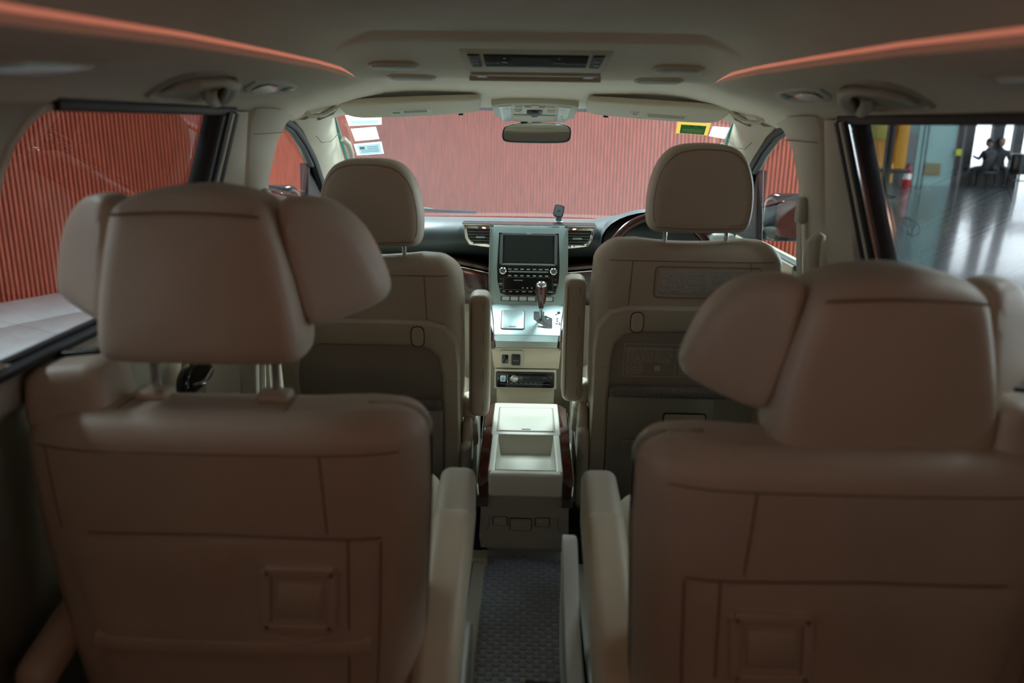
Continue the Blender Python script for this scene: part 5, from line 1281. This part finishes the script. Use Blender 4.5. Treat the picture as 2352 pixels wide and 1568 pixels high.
q5 = ((.613, 2.867), (.672, 2.874), (.676, 2.951), (.615, 2.932))
a = thing('windscreen_sticker', 'plain white sticker beside the right windscreen pillar', 'sticker', (.645, 2.91, 1.18), 'windscreen stickers')
part('sheet', wq(*q5), T_white, a); part('print', join(*[wsub(q5, .25 + .11 * k, .32 + .11 * k, .58, .66, .0062) for k in range(5)]), T_cream, a)
# ---- etched oval mark on the right side glass
em = thing('window_emblem', 'faint etched oval emblem on the right sliding door glass', 'emblem', (.79, 1.66, .98))
def ov(cy, cz_, a, b, rot=0, n=28):
    o = []
    for i in range(n):
        t = 2 * math.pi * i / n
        y, z = a * math.cos(t), b * math.sin(t)
        y, z = y * math.cos(rot) - z * math.sin(rot), y * math.sin(rot) + z * math.cos(rot)
        o.append((XS(cz_ + z) + .010, cy + y, cz_ + z))
    return o
M_etch = mat('etched_line', (.30, .42, .42), .6)
part('ring', tube(ov(1.665, 1.008, .046, .018), .0007, 4, True), M_etch, em)
part('ring', tube(ov(1.665, 1.015, .030, .0075), .0006, 4, True), M_etch, em)
part('ring', tube(ov(1.665, 1.008, .012, .017), .0006, 4, True), M_etch, em)
# ---- seat belts on the centre pillars
for s, side in ((-1, 'left'), (1, 'right')):
    sb = thing('seat_belt', 'beige seat belt hanging from the %s centre pillar' % side, 'seat belt', (s * .74, 2.2, .4))
    part('guide', xf(rb(.026, .045, .070, .012, 3, 1), (s * .716, 2.185, .985)), M_plastg, sb)
    part('webbing', loft([[(s * x, y0, z), (s * x, y1, z), (s * (x + .002), y1, z), (s * (x + .002), y0, z)] for x, y0, y1, z in ((.708, 2.165, 2.20, .97), (.722, 2.165, 2.205, .85), (.752, 2.165, 2.21, .6), (.775, 2.165, 2.21, .2))]), M_plastg, sb)
    ph_ = solo('pillar_handle', tube([(s * .745, 2.085, .925), (s * .730, 2.08, .930), (s * .718, 2.075, .915), (s * .716, 2.07, .87), (s * .724, 2.065, .78), (s * .75, 2.065, .70)], [.010, .015, .019, .020, .019, .012], 12, up=(0, 1, 0)), M_plast, 'beige moulded grab handle on the %s centre pillar' % side, 'handle')
# ---- inner handle on the left sliding door
dh = thing('pull_handle', 'dark chrome-edged inner handle on the left sliding door', 'handle', (-.78, 1.80, .62))
part('cup', xf(pillow(chaikin([(-.10, -.03), (.08, -.04), (.10, .0), (.06, .035), (-.05, .03)], 2), .03, .2), M=Matrix.Translation((-.782, 1.80, .62)) @ Matrix.Rotation(-math.pi / 2, 4, 'Z')), M_gloss, dh)
part('lever', tube([(-.768, 1.74, .612), (-.764, 1.80, .60), (-.768, 1.86, .615)], .004, 8), M_chrome, dh)
# ---- wiper resting at the windscreen foot
wp = thing('wiper', 'dark wiper arm resting at the foot of the windscreen', 'wiper', (-.5, 3.7, .8))
part('blade', strip([(-.72, 3.66, .835), (-.5, 3.74, .808), (-.25, 3.77, .795)], .012, .014), M_black, wp)
part('arm', strip([(-.70, 3.68, .84), (-.45, 3.78, .805)], .012, .01), M_grey, wp)
# ------------------------------------------------------------------ tidy
GROUPS = {'grab_handle': 'roof grab handles', 'reading_lamp': 'roof reading lamps', 'roof_vent': 'oval roof air outlets', 'assist_handle': 'pillar assist handles', 'sun_visor': 'sun visors', 'seat_belt': 'front seat belts', 'pillar_handle': 'centre pillar handles', 'person': 'people at the far table', 'stool': 'stools at the far table', 'door_mirror': 'door mirrors', 'seat_rail_cover': 'seat rail covers', 'room_lamp': 'roof room lamps'}
for o in bpy.data.objects:
    if o.parent is None and o.name.split('.')[0] in GROUPS and 'category' in o:
        o['group'] = GROUPS[o.name.split('.')[0]]
for o in bpy.data.objects:
    for k in ('_ox', '_oy', '_oz'):
        if k in o: del o[k]
